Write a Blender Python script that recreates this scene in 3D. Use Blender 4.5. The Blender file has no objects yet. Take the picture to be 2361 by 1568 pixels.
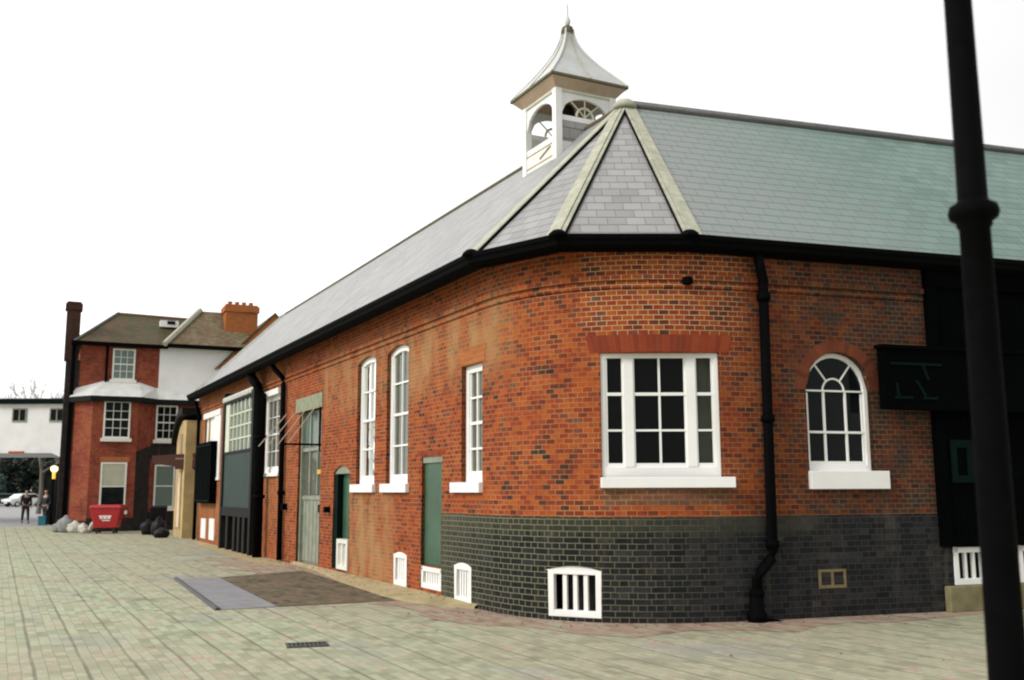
import bpy, bmesh, math, random
from math import sin, cos, pi, radians, sqrt, atan2
from mathutils import Vector, Matrix
random.seed(7)
S = bpy.context.scene
V = Vector

# ------------------------------------------------------------------ camera
cam_d = bpy.data.cameras.new('camera')
cam = bpy.data.objects.new('camera', cam_d)
S.collection.objects.link(cam)
S.camera = cam
PITCH, ROLL = math.atan((1129-784)/2300), 0.004
fw = V((0, cos(PITCH), sin(PITCH))); r0 = V((1, 0, 0)); u0 = r0.cross(fw)
rt = cos(ROLL)*r0 - sin(ROLL)*u0; up = sin(ROLL)*r0 + cos(ROLL)*u0
m = Matrix((rt, up, -fw)).transposed().to_4x4(); m.translation = V((0, 0, 1.65))
cam.matrix_world = m
cam_d.sensor_width = 36; cam_d.lens = 36*2300/2360
cam_d.clip_end = 3000; cam_d.clip_start = .1
cam_d.dof.use_dof = True; cam_d.dof.focus_distance = 15; cam_d.dof.aperture_fstop = 2.2

# ------------------------------------------------------------------ sky and sun
SUN_AZ, SUN_EL = radians(-126), radians(36)      # azimuth from +Y, clockwise
w = bpy.data.worlds.new("World"); S.world = w; w.use_nodes = True
nt = w.node_tree; nt.nodes.clear()
out = nt.nodes.new('ShaderNodeOutputWorld'); bg = nt.nodes.new('ShaderNodeBackground')
sky = nt.nodes.new('ShaderNodeTexSky'); sky.sky_type = 'NISHITA'; sky.sun_disc = False
sky.sun_elevation = SUN_EL; sky.sun_rotation = SUN_AZ
sky.air_density = 1; sky.dust_density = 4; sky.ozone_density = 1
hs = nt.nodes.new('ShaderNodeHueSaturation'); hs.inputs['Saturation'].default_value = .06
# overcast: an even pale cloud layer, brighter ahead and left to keep the right wall dim, faint cloud mottling
tc = nt.nodes.new('ShaderNodeTexCoord')
dot = nt.nodes.new('ShaderNodeVectorMath'); dot.operation = 'DOT_PRODUCT'
BR = radians(-62)
dot.inputs[1].default_value = (sin(BR)*cos(radians(8)), cos(BR)*cos(radians(8)), sin(radians(8)))
mr = nt.nodes.new('ShaderNodeMapRange')
mr.inputs['From Min'].default_value = -.2; mr.inputs['From Max'].default_value = 1.0
mr.inputs['To Min'].default_value = 6.4; mr.inputs['To Max'].default_value = 13.5
nz = nt.nodes.new('ShaderNodeTexNoise'); nz.inputs['Scale'].default_value = 2.2; nz.inputs['Detail'].default_value = 3
mz = nt.nodes.new('ShaderNodeMapRange'); mz.inputs['From Min'].default_value = .3; mz.inputs['From Max'].default_value = .65; mz.inputs['To Min'].default_value = .84; mz.inputs['To Max'].default_value = 1.06
mul = nt.nodes.new('ShaderNodeMath'); mul.operation = 'MULTIPLY'
mix = nt.nodes.new('ShaderNodeMix'); mix.data_type = 'RGBA'; mix.inputs[0].default_value = .9
L = nt.links.new
L(tc.outputs['Generated'], dot.inputs[0]); L(dot.outputs['Value'], mr.inputs['Value'])
L(tc.outputs['Generated'], nz.inputs['Vector']); L(nz.outputs['Fac'], mz.inputs['Value'])
L(mr.outputs['Result'], mul.inputs[0]); L(mz.outputs['Result'], mul.inputs[1])
L(sky.outputs['Color'], hs.inputs['Color']); L(hs.outputs['Color'], mix.inputs[6]); L(mul.outputs['Value'], mix.inputs[7])
bg.inputs['Strength'].default_value = .1
L(mix.outputs[2], bg.inputs['Color']); L(bg.outputs['Background'], out.inputs['Surface'])
sd = bpy.data.lights.new('sun', 'SUN'); sd.energy = 1.5; sd.angle = radians(16); sd.color = (1, .95, .88)
so = bpy.data.objects.new('sun', sd); S.collection.objects.link(so)
sdir = V((sin(SUN_AZ)*cos(SUN_EL), cos(SUN_AZ)*cos(SUN_EL), sin(SUN_EL)))
so.rotation_euler = sdir.to_track_quat('Z', 'Y').to_euler(); so.location = (-20, 0, 30)
S.view_settings.view_transform = 'Standard'; S.view_settings.look = 'None'
S.view_settings.exposure = .38; S.view_settings.gamma = 1
S.render.engine = 'CYCLES'
S.cycles.max_bounces = 8
S.cycles.filter_width = 2.1

# ------------------------------------------------------------------ materials
def newmat(name):
    mt = bpy.data.materials.new(name); mt.use_nodes = True
    n = mt.node_tree; b = n.nodes['Principled BSDF']
    return mt, n, b
def c4(c): return (c[0], c[1], c[2], 1)
def node(n, t, **kw):
    x = n.nodes.new(t)
    for k, v in kw.items(): setattr(x, k, v)
    return x
def mixc(n, fac, a, b, mode='MIX'):
    x = n.nodes.new('ShaderNodeMix'); x.data_type = 'RGBA'; x.blend_type = mode
    for i, v in ((0, fac), (6, a), (7, b)):
        if isinstance(v, (int, float)): x.inputs[i].default_value = v
        elif isinstance(v, tuple): x.inputs[i].default_value = c4(v)
        else: n.links.new(v, x.inputs[i])
    return x.outputs[2]
def mth(n, op, a, b=None, clamp=False):
    x = n.nodes.new('ShaderNodeMath'); x.operation = op; x.use_clamp = clamp
    for i, v in ((0, a), (1, b)):
        if v is None: continue
        if isinstance(v, (int, float)): x.inputs[i].default_value = v
        else: n.links.new(v, x.inputs[i])
    return x.outputs[0]
def noise(n, vec, scale, detail=3, rough=.55):
    x = n.nodes.new('ShaderNodeTexNoise'); x.inputs['Scale'].default_value = scale
    x.inputs['Detail'].default_value = detail; x.inputs['Roughness'].default_value = rough
    n.links.new(vec, x.inputs['Vector']); return x.outputs['Fac']
def maprange(n, v, a, b, c=0., d=1.):
    x = n.nodes.new('ShaderNodeMapRange'); n.links.new(v, x.inputs[0])
    for i, q in zip((1, 2, 3, 4), (a, b, c, d)): x.inputs[i].default_value = q
    return x.outputs[0]
def ramp(n, v, stops, interp='LINEAR'):
    x = n.nodes.new('ShaderNodeValToRGB'); e = x.color_ramp; e.interpolation = interp
    while len(e.elements) < len(stops): e.elements.new(.5)
    for el, (p, c) in zip(e.elements, stops): el.position = p; el.color = c4(c)
    n.links.new(v, x.inputs[0]); return x.outputs[0]
def bump(n, b, h, strength=.4, dist=.01):
    x = n.nodes.new('ShaderNodeBump'); x.inputs['Strength'].default_value = strength
    x.inputs['Distance'].default_value = dist
    n.links.new(h, x.inputs['Height']); n.links.new(x.outputs[0], b.inputs['Normal'])
def uvbox(n, sep, u0, u1, v0, v1, soft, jit=None):
    u, v = sep.outputs[0], sep.outputs[1]
    if jit is not None:
        u = mth(n, 'ADD', u, jit); v = mth(n, 'ADD', v, jit)
    a = maprange(n, u, u0-soft, u0+soft); b = maprange(n, u, u1-soft, u1+soft, 1, 0)
    c = maprange(n, v, v0-soft, v0+soft); d = maprange(n, v, v1-soft, v1+soft, 1, 0)
    return mth(n, 'MULTIPLY', mth(n, 'MULTIPLY', a, b), mth(n, 'MULTIPLY', c, d))

def plain(name, col, rough=.6, var=.12, scale=6, metal=0, bumps=0, spec=.5, dirt=None):
    mt, n, b = newmat(name)
    tcn = node(n, 'ShaderNodeTexCoord')
    f = noise(n, tcn.outputs['Object'], scale, 4)
    lo = tuple(c*(1-var) for c in col); hi = tuple(min(1, c*(1+var)) for c in col)
    cc = ramp(n, f, [(.3, lo), (.7, hi)])
    if dirt:
        g = noise(n, tcn.outputs['Object'], scale*.35, 6, .7)
        cc = mixc(n, maprange(n, g, .5, .72, 0, .6), cc, dirt)
    n.links.new(cc, b.inputs['Base Color'])
    b.inputs['Roughness'].default_value = rough; b.inputs['Metallic'].default_value = metal
    b.inputs['Specular IOR Level'].default_value = spec
    if bumps: bump(n, b, noise(n, tcn.outputs['Object'], scale*6, 4), bumps, .01)
    return mt

def brick(name, stops, mortar, bw=.225, rh=.075, ms=.006, squash=.5, patch=.6, mort_f=.75, extra=None, rough=.85, offset=.5, bstr=.5):
    mt, n, b = newmat(name)
    tcn = node(n, 'ShaderNodeTexCoord'); uv = tcn.outputs['UV']
    jn = node(n, 'ShaderNodeTexNoise'); jn.inputs['Scale'].default_value = 5; n.links.new(uv, jn.inputs['Vector'])
    jm = node(n, 'ShaderNodeVectorMath', operation='MULTIPLY_ADD')
    n.links.new(jn.outputs['Color'], jm.inputs[0]); jm.inputs[1].default_value = (.012, .012, 0); n.links.new(uv, jm.inputs[2])
    bt = node(n, 'ShaderNodeTexBrick'); n.links.new(jm.outputs[0], bt.inputs['Vector'])
    bt.offset = offset; bt.offset_frequency = 2; bt.squash = squash; bt.squash_frequency = 2
    for k, v in dict(Scale=1, Bias=0).items(): bt.inputs[k].default_value = v
    bt.inputs['Brick Width'].default_value = bw; bt.inputs['Row Height'].default_value = rh
    bt.inputs['Mortar Size'].default_value = ms; bt.inputs['Mortar Smooth'].default_value = .35
    bt.inputs['Color1'].default_value = (0, 0, 0, 1); bt.inputs['Color2'].default_value = (1, 1, 1, 1)
    bt.inputs['Mortar'].default_value = (.5, .5, .5, 1)
    sepc = node(n, 'ShaderNodeSeparateColor'); n.links.new(bt.outputs['Color'], sepc.inputs[0])
    big = noise(n, uv, .9, 4, .6)
    mid = noise(n, uv, 4.5, 4, .65)
    v = mth(n, 'ADD', mth(n, 'MULTIPLY', sepc.outputs[0], 1-patch), mth(n, 'MULTIPLY', maprange(n, big, .28, .72), patch))
    v = mth(n, 'ADD', v, mth(n, 'MULTIPLY', mth(n, 'SUBTRACT', mid, .5), .8), True)
    col = ramp(n, v, stops)
    sep = node(n, 'ShaderNodeSeparateXYZ'); n.links.new(uv, sep.inputs[0])
    mc = mortar
    mf = mth(n, 'MULTIPLY', bt.outputs['Fac'], maprange(n, noise(n, uv, 1.7, 3), .35, .65, mort_f*.35, mort_f))
    if extra: col, mc, mf = extra(n, uv, sep, col, mc, mf, bt.outputs['Fac'], mid)
    fin = mixc(n, mf, col, mc)
    stm = node(n, 'ShaderNodeMapping'); n.links.new(uv, stm.inputs[0]); stm.inputs['Scale'].default_value = (3.2, .35, 1)
    stk = noise(n, stm.outputs[0], 1.5, 4, .65)
    fin = mixc(n, maprange(n, stk, .52, .70, 0, .16), fin, (.10, .07, .05))
    fin = mixc(n, maprange(n, stk, .42, .3, 0, .10), fin, (.36, .26, .16))
    fine = noise(n, uv, 60, 3, .7)
    fin = mixc(n, .5, fin, ramp(n, fine, [(.25, (.55, .55, .55)), (.75, (1.35, 1.35, 1.35))]), 'MULTIPLY')
    n.links.new(fin, b.inputs['Base Color']); b.inputs['Roughness'].default_value = rough
    b.inputs['Specular IOR Level'].default_value = .12
    h = mth(n, 'ADD', mth(n, 'SUBTRACT', 1, bt.outputs['Fac']), mth(n, 'MULTIPLY', fine, .35))
    bump(n, b, h, bstr, .008)
    return mt

def red_extra(n, uv, sep, col, mc, mf, fac, mid):
    jit = mth(n, 'MULTIPLY', mth(n, 'SUBTRACT', mid, .5), .35)
    # repointed area above the wide window, pale fresh mortar
    bx = uvbox(n, sep, 24.35, 26.55, 3.62, 4.85, .12, jit)
    mc = mixc(n, bx, mc, (.62, .45, .24))
    mf2 = mixc(n, bx, mf, mth(n, 'MULTIPLY', fac, .85))
    sc = node(n, 'ShaderNodeSeparateColor'); n.links.new(mf2, sc.inputs[0])
    # weathered rendered patch under the wide window
    pa = uvbox(n, sep, 24.62, 26.3, 1.43, 1.72, .04, jit)
    col = mixc(n, mth(n, 'MULTIPLY', pa, .75), col, (.14, .085, .055))
    # buff, lime streaked brickwork high on the long side and under the tall sashes
    st = node(n, 'ShaderNodeMapping'); n.links.new(uv, st.inputs[0]); st.inputs['Scale'].default_value = (1.3, .45, 1)
    sn = noise(n, st.outputs[0], 1.6, 4, .6)
    b2 = uvbox(n, sep, 14.5, 23.2, 3.3, 4.3, .3, jit)
    b3 = uvbox(n, sep, 16.4, 18.9, -.2, 1.62, .25, jit)
    b4 = uvbox(n, sep, -1, 11.2, .0, 5, 1.2, jit)
    bb = mth(n, 'MAXIMUM', mth(n, 'MAXIMUM', b2, b3), mth(n, 'MULTIPLY', b4, .55))
    col = mixc(n, mth(n, 'MULTIPLY', bb, maprange(n, sn, .38, .62, .1, .8)), col, (.40, .24, .105))
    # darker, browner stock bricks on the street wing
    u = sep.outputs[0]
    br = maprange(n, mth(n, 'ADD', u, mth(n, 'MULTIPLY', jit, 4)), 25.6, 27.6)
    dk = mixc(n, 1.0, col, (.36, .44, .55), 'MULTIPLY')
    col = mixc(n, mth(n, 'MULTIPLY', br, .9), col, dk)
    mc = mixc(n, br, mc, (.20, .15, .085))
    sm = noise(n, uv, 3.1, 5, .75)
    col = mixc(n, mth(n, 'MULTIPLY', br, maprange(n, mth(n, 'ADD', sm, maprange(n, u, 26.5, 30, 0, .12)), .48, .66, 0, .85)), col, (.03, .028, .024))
    return col, mc, sc.outputs[0]
RED = [(0, (.03, .024, .024)), (.13, (.075, .034, .024)), (.27, (.19, .036, .018)), (.45, (.30, .055, .018)), (.62, (.38, .095, .022)), (.75, (.26, .052, .022)), (.88, (.12, .055, .036)), (1, (.22, .13, .09))]
M = {}
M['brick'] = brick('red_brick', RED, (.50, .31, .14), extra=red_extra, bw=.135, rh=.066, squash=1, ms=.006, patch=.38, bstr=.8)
def blue_extra(n, uv, sep, col, mc, mf, fac, mid):
    u = sep.outputs[0]
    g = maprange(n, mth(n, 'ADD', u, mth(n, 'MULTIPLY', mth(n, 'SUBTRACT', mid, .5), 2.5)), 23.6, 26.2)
    mcx = mixc(n, g, (.235, .24, .13), (.045, .045, .044))  # mortar goes from greenish to dark rightwards, partly lighting painted into its colour
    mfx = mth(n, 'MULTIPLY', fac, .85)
    moss = uvbox(n, sep, 20, 27.5, 1.08, 1.4, .06, mth(n, 'MULTIPLY', mth(n, 'SUBTRACT', mid, .5), .5))
    col = mixc(n, mth(n, 'MULTIPLY', moss, .22), col, (.11, .11, .06))
    lo = maprange(n, sep.outputs[0], 20.5, 22.6, .3, 0)
    col = mixc(n, lo, col, (.16, .16, .10))
    return col, mcx, mfx
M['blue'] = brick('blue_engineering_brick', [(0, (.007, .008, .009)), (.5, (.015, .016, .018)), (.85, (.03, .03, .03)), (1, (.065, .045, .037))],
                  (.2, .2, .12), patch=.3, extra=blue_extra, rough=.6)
M['house_brick'] = brick('house_brick', [(0, (.08, .03, .02)), (.35, (.20, .045, .028)), (.6, (.28, .062, .04)), (.8, (.28, .10, .035)), (1, (.12, .05, .035))],
                  (.25, .16, .1), mort_f=.4)
M['orange_brick'] = brick('orange_brick', [(0, (.26, .08, .03)), (.5, (.42, .14, .04)), (1, (.38, .10, .04))], (.4, .28, .16), mort_f=.5)
M['stack_brick'] = brick('weathered_stack_brick', [(0, (.02, .017, .015)), (.5, (.055, .026, .02)), (1, (.10, .045, .03))], (.06, .05, .04), mort_f=.4)
M['dark_brick'] = brick('near_black_brick', [(0, (.012, .012, .012)), (.5, (.025, .022, .022)), (1, (.06, .035, .03))], (.05, .045, .04), mort_f=.4)
G_ = dict(bw=.075, rh=.5, ms=.002, squash=1, mort_f=.5, offset=0, patch=.3, bstr=.15)
M['gauged_dark'] = brick('sooty_gauged_brick', [(0, (.10, .03, .018)), (.5, (.16, .045, .022)), (1, (.22, .06, .028))], (.16, .09, .06), **G_)
M['gauged'] = brick('gauged_red_brick', [(0, (.17, .035, .018)), (.5, (.24, .045, .02)), (1, (.30, .065, .025))], (.34, .18, .11), bw=.075, rh=.5, ms=.002, squash=1, mort_f=.5, offset=0, patch=.3, bstr=.15)

def slate(name, cols, gauge=.2, bw=.25, moss=.25, grey_to=None, spec=.5):
    mt, n, b = newmat(name)
    tcn = node(n, 'ShaderNodeTexCoord'); uv = tcn.outputs['UV']
    bt = node(n, 'ShaderNodeTexBrick'); n.links.new(uv, bt.inputs['Vector'])
    bt.offset = .5; bt.squash = 1
    bt.inputs['Scale'].default_value = 1; bt.inputs['Bias'].default_value = 0
    bt.inputs['Brick Width'].default_value = bw; bt.inputs['Row Height'].default_value = gauge
    bt.inputs['Mortar Size'].default_value = .004; bt.inputs['Mortar Smooth'].default_value = .2
    bt.inputs['Color1'].default_value = (0, 0, 0, 1); bt.inputs['Color2'].default_value = (1, 1, 1, 1); bt.inputs['Mortar'].default_value = (.2, .2, .2, 1)
    sepc = node(n, 'ShaderNodeSeparateColor'); n.links.new(bt.outputs['Color'], sepc.inputs[0])
    big = noise(n, uv, .8, 4, .6)
    v = mth(n, 'ADD', mth(n, 'MULTIPLY', sepc.outputs[0], .55), mth(n, 'MULTIPLY', maprange(n, big, .3, .7), .45))
    col = ramp(n, v, cols)
    if grey_to:
        sp_ = node(n, 'ShaderNodeSeparateXYZ'); n.links.new(uv, sp_.inputs[0])
        gm = maprange(n, mth(n, 'ADD', sp_.outputs[0], mth(n, 'MULTIPLY', sepc.outputs[0], 1.2)), grey_to[0], grey_to[1], .85, 0)
        col = mixc(n, gm, col, (.30, .305, .30))
    lich = noise(n, uv, 7, 5, .75)
    col = mixc(n, maprange(n, lich, .55, .72, 0, moss), col, (.36, .36, .26))
    col = mixc(n, mth(n, 'MULTIPLY', bt.outputs['Fac'], .7), col, (.05, .05, .05))
    sep = node(n, 'ShaderNodeSeparateXYZ'); n.links.new(uv, sep.inputs[0])
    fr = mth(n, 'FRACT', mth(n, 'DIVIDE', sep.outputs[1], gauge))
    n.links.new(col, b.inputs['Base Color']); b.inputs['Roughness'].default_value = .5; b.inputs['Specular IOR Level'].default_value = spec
    tail_shade = maprange(n, fr, .03, .13, .55, 0)
    col = mixc(n, tail_shade, col, (.06, .06, .06)); n.links.new(col, b.inputs['Base Color'])  # edge shadow of each course painted into the colour
    h = mth(n, 'ADD', mth(n, 'SUBTRACT', 1, fr), mth(n, 'ADD', mth(n, 'MULTIPLY', sepc.outputs[0], .25), mth(n, 'MULTIPLY', bt.outputs['Fac'], -.3)))
    bump(n, b, h, .8, .012)
    return mt
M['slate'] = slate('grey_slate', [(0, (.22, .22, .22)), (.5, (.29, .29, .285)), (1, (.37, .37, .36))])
M['slate_green'] = slate('green_slate', [(0, (.105, .175, .152)), (.5, (.15, .235, .205)), (1, (.19, .275, .245))], bw=.3, moss=.1, grey_to=(6.4, 11.0))
M['slate_dark'] = slate('dark_slate', [(0, (.07, .07, .072)), (.5, (.10, .10, .10)), (1, (.14, .14, .14))])
M['clay'] = slate('clay_tile', [(0, (.045, .05, .02)), (.4, (.07, .075, .03)), (.6, (.11, .07, .04)), (1, (.16, .085, .05))], gauge=.1, bw=.17, moss=.05, spec=.05)
M['clay_pale'] = slate('pale_clay_tile', [(0, (.12, .08, .045)), (.4, (.17, .115, .07)), (.7, (.20, .17, .10)), (1, (.25, .25, .16))], gauge=.1, bw=.17, moss=.45, spec=.05)
M['lead_roof'] = plain('lead_roof', (.50, .51, .50), .6, .1, 3, bumps=.2, dirt=(.40, .41, .36))
M['lead'] = plain('lead', (.62, .63, .61), .45, .12, 3, bumps=.15)
M['mossy'] = plain('mossy_mortar', (.41, .41, .32), .85, .2, 9, bumps=.4, dirt=(.28, .28, .18))
M['white'] = plain('white_paint', (.86, .86, .84), .45, .03, 3, dirt=(.74, .73, .66))
M['white_old'] = plain('white_paint_aged', (.74, .745, .68), .45, .06, 4, dirt=(.60, .60, .5))
M['render_white'] = plain('white_render', (.84, .84, .83), .85, .05, 1.2, bumps=.2, dirt=(.6, .6, .58))
M['cream'] = plain('cream_timber', (.62, .63, .50), .6, .08, 6)
M['tan'] = plain('weathered_soffit', (.33, .21, .14), .7, .15, 6)
M['ridge_olive'] = plain('mossy_clay_ridge', (.12, .11, .06), .9, .2, 5, dirt=(.2, .11, .07))
M['iron'] = plain('black_iron_paint', (.002, .002, .0023), .75, .3, 12, bumps=.1, spec=.04)
M['tar'] = plain('black_timber', (.005, .006, .006), .6, .3, 8, bumps=.2, spec=.15)
M['green'] = plain('green_paint', (.035, .095, .05), .45, .25, 2.2, dirt=(.07, .10, .06))
M['green_dark'] = plain('dark_green_paint', (.013, .034, .028), .5, .25, 3, spec=.25)
M['green_black'] = plain('green_black_paint', (.0012, .002, .0018), .85, .3, 3, spec=.02)
M['teal_dark'] = plain('dark_teal_paint', (.002, .009, .0075), .7, .2, 3, spec=.05)
M['greygreen'] = plain('grey_green_paint', (.22, .24, .18), .6, .25, 4, dirt=(.32, .33, .26))
M['stone_green'] = plain('lichened_stone', (.25, .27, .18), .9, .2, 8, bumps=.5)
M['ochre'] = plain('ochre_render', (.44, .32, .15), .9, .2, 1.6, bumps=.3, dirt=(.27, .19, .09))
M['pale_door'] = plain('pale_door_paint', (.66, .55, .38), .6, .1, 3)
M['kerbstone'] = plain('sandy_kerb', (.38, .31, .16), .9, .2, 3, bumps=.5, dirt=(.45, .33, .22))
M['stone_base'] = plain('mossy_stone', (.19, .17, .085), .9, .25, 5, bumps=.5)
M['vent_terracotta'] = plain('terracotta', (.17, .13, .06), .85, .2, 10)
M['red_plastic'] = plain('red_bin_plastic', (.42, .02, .025), .35, .08, 3)
M['black_plastic'] = plain('black_plastic', (.005, .005, .006), .45, .2, 8, bumps=.3, spec=.2)
M['sack'] = plain('pale_sacking', (.50, .49, .42), .85, .2, 6, bumps=.6, dirt=(.3, .29, .24))
M['sack_grey'] = plain('grey_sacking', (.24, .245, .24), .85, .2, 6, bumps=.6)
M['teal'] = plain('teal_plastic', (.01, .16, .20), .4, .1, 3)
M['sign_brown'] = plain('brown_sign', (.05, .016, .009), .6, .15, 5, spec=.2)
M['litter'] = plain('dry_litter', (.10, .075, .045), .9, .5, 4)
M['sign_text'] = plain('sign_lettering', (.26, .13, .09), .5, .05, 5)
M['dark_metal'] = plain('drain_iron', (.05, .05, .05), .6, .3, 20, bumps=.4)
M['brass'] = plain('yellow_plate', (.60, .36, .04), .5, .1, 5)
M['tan_light'] = plain('stained_pale_boards', (.50, .37, .27), .8, .1, 6, dirt=(.36, .25, .15))
M['rim'] = plain('mossy_lead_rim', (.13, .12, .07), .8, .25, 10)
M['copper'] = plain('copper_brown', (.22, .11, .065), .5, .2, 10)
M['pale_wood'] = plain('pale_rod', (.5, .42, .33), .6, .1, 5)
M['bell_dark'] = plain('dark_interior', (.006, .006, .005), .7, .2, 5)
M['road'] = plain('grey_asphalt', (.30, .30, .30), .8, .12, .6, bumps=.3)
M['car_white'] = plain('car_white', (.75, .76, .74), .25, .02, 2)
M['car_green'] = plain('car_green', (.03, .09, .08), .25, .05, 2)
M['tyre'] = plain('tyre', (.012, .012, .012), .8, .2, 9)
M['bark'] = plain('bark', (.13, .115, .09), .9, .2, 8, bumps=.5)
M['twig'] = plain('winter_twigs', (.22, .21, .19), .9, .2, 8)
M['leaf'] = plain('dark_leaves', (.022, .035, .022), .6, .6, 1.5)
M['leaf_green'] = plain('green_leaves', (.04, .075, .06), .6, .6, 1.5)
M['coat'] = plain('dark_coat', (.012, .012, .014), .85, .3, 6)
M['trousers'] = plain('dark_trousers', (.02, .02, .024), .85, .2, 6)
M['blue_coat'] = plain('blue_black_coat', (.012, .02, .03), .85, .2, 6)
M['skin'] = plain('skin', (.42, .26, .19), .55, .06, 9)
M['hair'] = plain('brown_hair', (.035, .022, .014), .6, .2, 20)
M['curtain'] = plain('pale_blind', (.42, .43, .33), .8, .08, 3)
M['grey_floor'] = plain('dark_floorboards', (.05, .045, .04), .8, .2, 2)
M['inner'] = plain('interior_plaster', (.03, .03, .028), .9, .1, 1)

def glassmat(name, tint, base, transp, ior=1.2):
    mt, n, b = newmat(name)
    tcn = node(n, 'ShaderNodeTexCoord')
    n.nodes.remove(b)
    o = n.nodes['Material Output']
    gl = node(n, 'ShaderNodeBsdfGlossy'); gl.inputs['Roughness'].default_value = .03; gl.inputs['Color'].default_value = (.9, .95, .92, 1)
    bmp = node(n, 'ShaderNodeBump'); bmp.inputs['Strength'].default_value = .12; bmp.inputs['Distance'].default_value = .02
    n.links.new(noise(n, tcn.outputs['Object'], 4, 1), bmp.inputs['Height']); n.links.new(bmp.outputs[0], gl.inputs['Normal'])
    df = node(n, 'ShaderNodeBsdfDiffuse'); df.inputs['Color'].default_value = c4(base)
    tr = node(n, 'ShaderNodeBsdfTransparent'); tr.inputs['Color'].default_value = c4(tint)
    m1 = node(n, 'ShaderNodeMixShader'); m1.inputs[0].default_value = transp
    n.links.new(df.outputs[0], m1.inputs[1]); n.links.new(tr.outputs[0], m1.inputs[2])
    fr = node(n, 'ShaderNodeFresnel'); fr.inputs['IOR'].default_value = ior
    m2 = node(n, 'ShaderNodeMixShader')
    n.links.new(fr.outputs[0], m2.inputs[0]); n.links.new(m1.outputs[0], m2.inputs[1]); n.links.new(gl.outputs[0], m2.inputs[2])
    n.links.new(m2.outputs[0], o.inputs['Surface'])
    return mt
M['glass'] = glassmat('window_glass', (.6, .62, .6), (.010, .012, .011), .7)
M['glass_old'] = glassmat('dusty_glass', (.6, .6, .5), (.16, .17, .13), .35, 1.45)
M['glass_dark'] = glassmat('dark_glass', (.3, .3, .3), (.008, .010, .010), .2)
M['glass_pale'] = glassmat('pale_reflecting_glass', (.5, .55, .5), (.17, .23, .21), .2, 1.5)
M['glass_blind'] = glassmat('glass_over_blind', (.5, .55, .5), (.30, .31, .23), .1)

mt, n, b = newmat('lit_lamp'); b.inputs['Emission Color'].default_value = (1, .78, .42, 1); b.inputs['Emission Strength'].default_value = 1.6
b.inputs['Base Color'].default_value = (.9, .75, .4, 1); M['lit'] = mt
mt, n, b = newmat('amber_lamp'); b.inputs['Emission Color'].default_value = (1, .5, .06, 1); b.inputs['Emission Strength'].default_value = .7
b.inputs['Base Color'].default_value = (.8, .6, .1, 1); M['amber'] = mt

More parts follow.
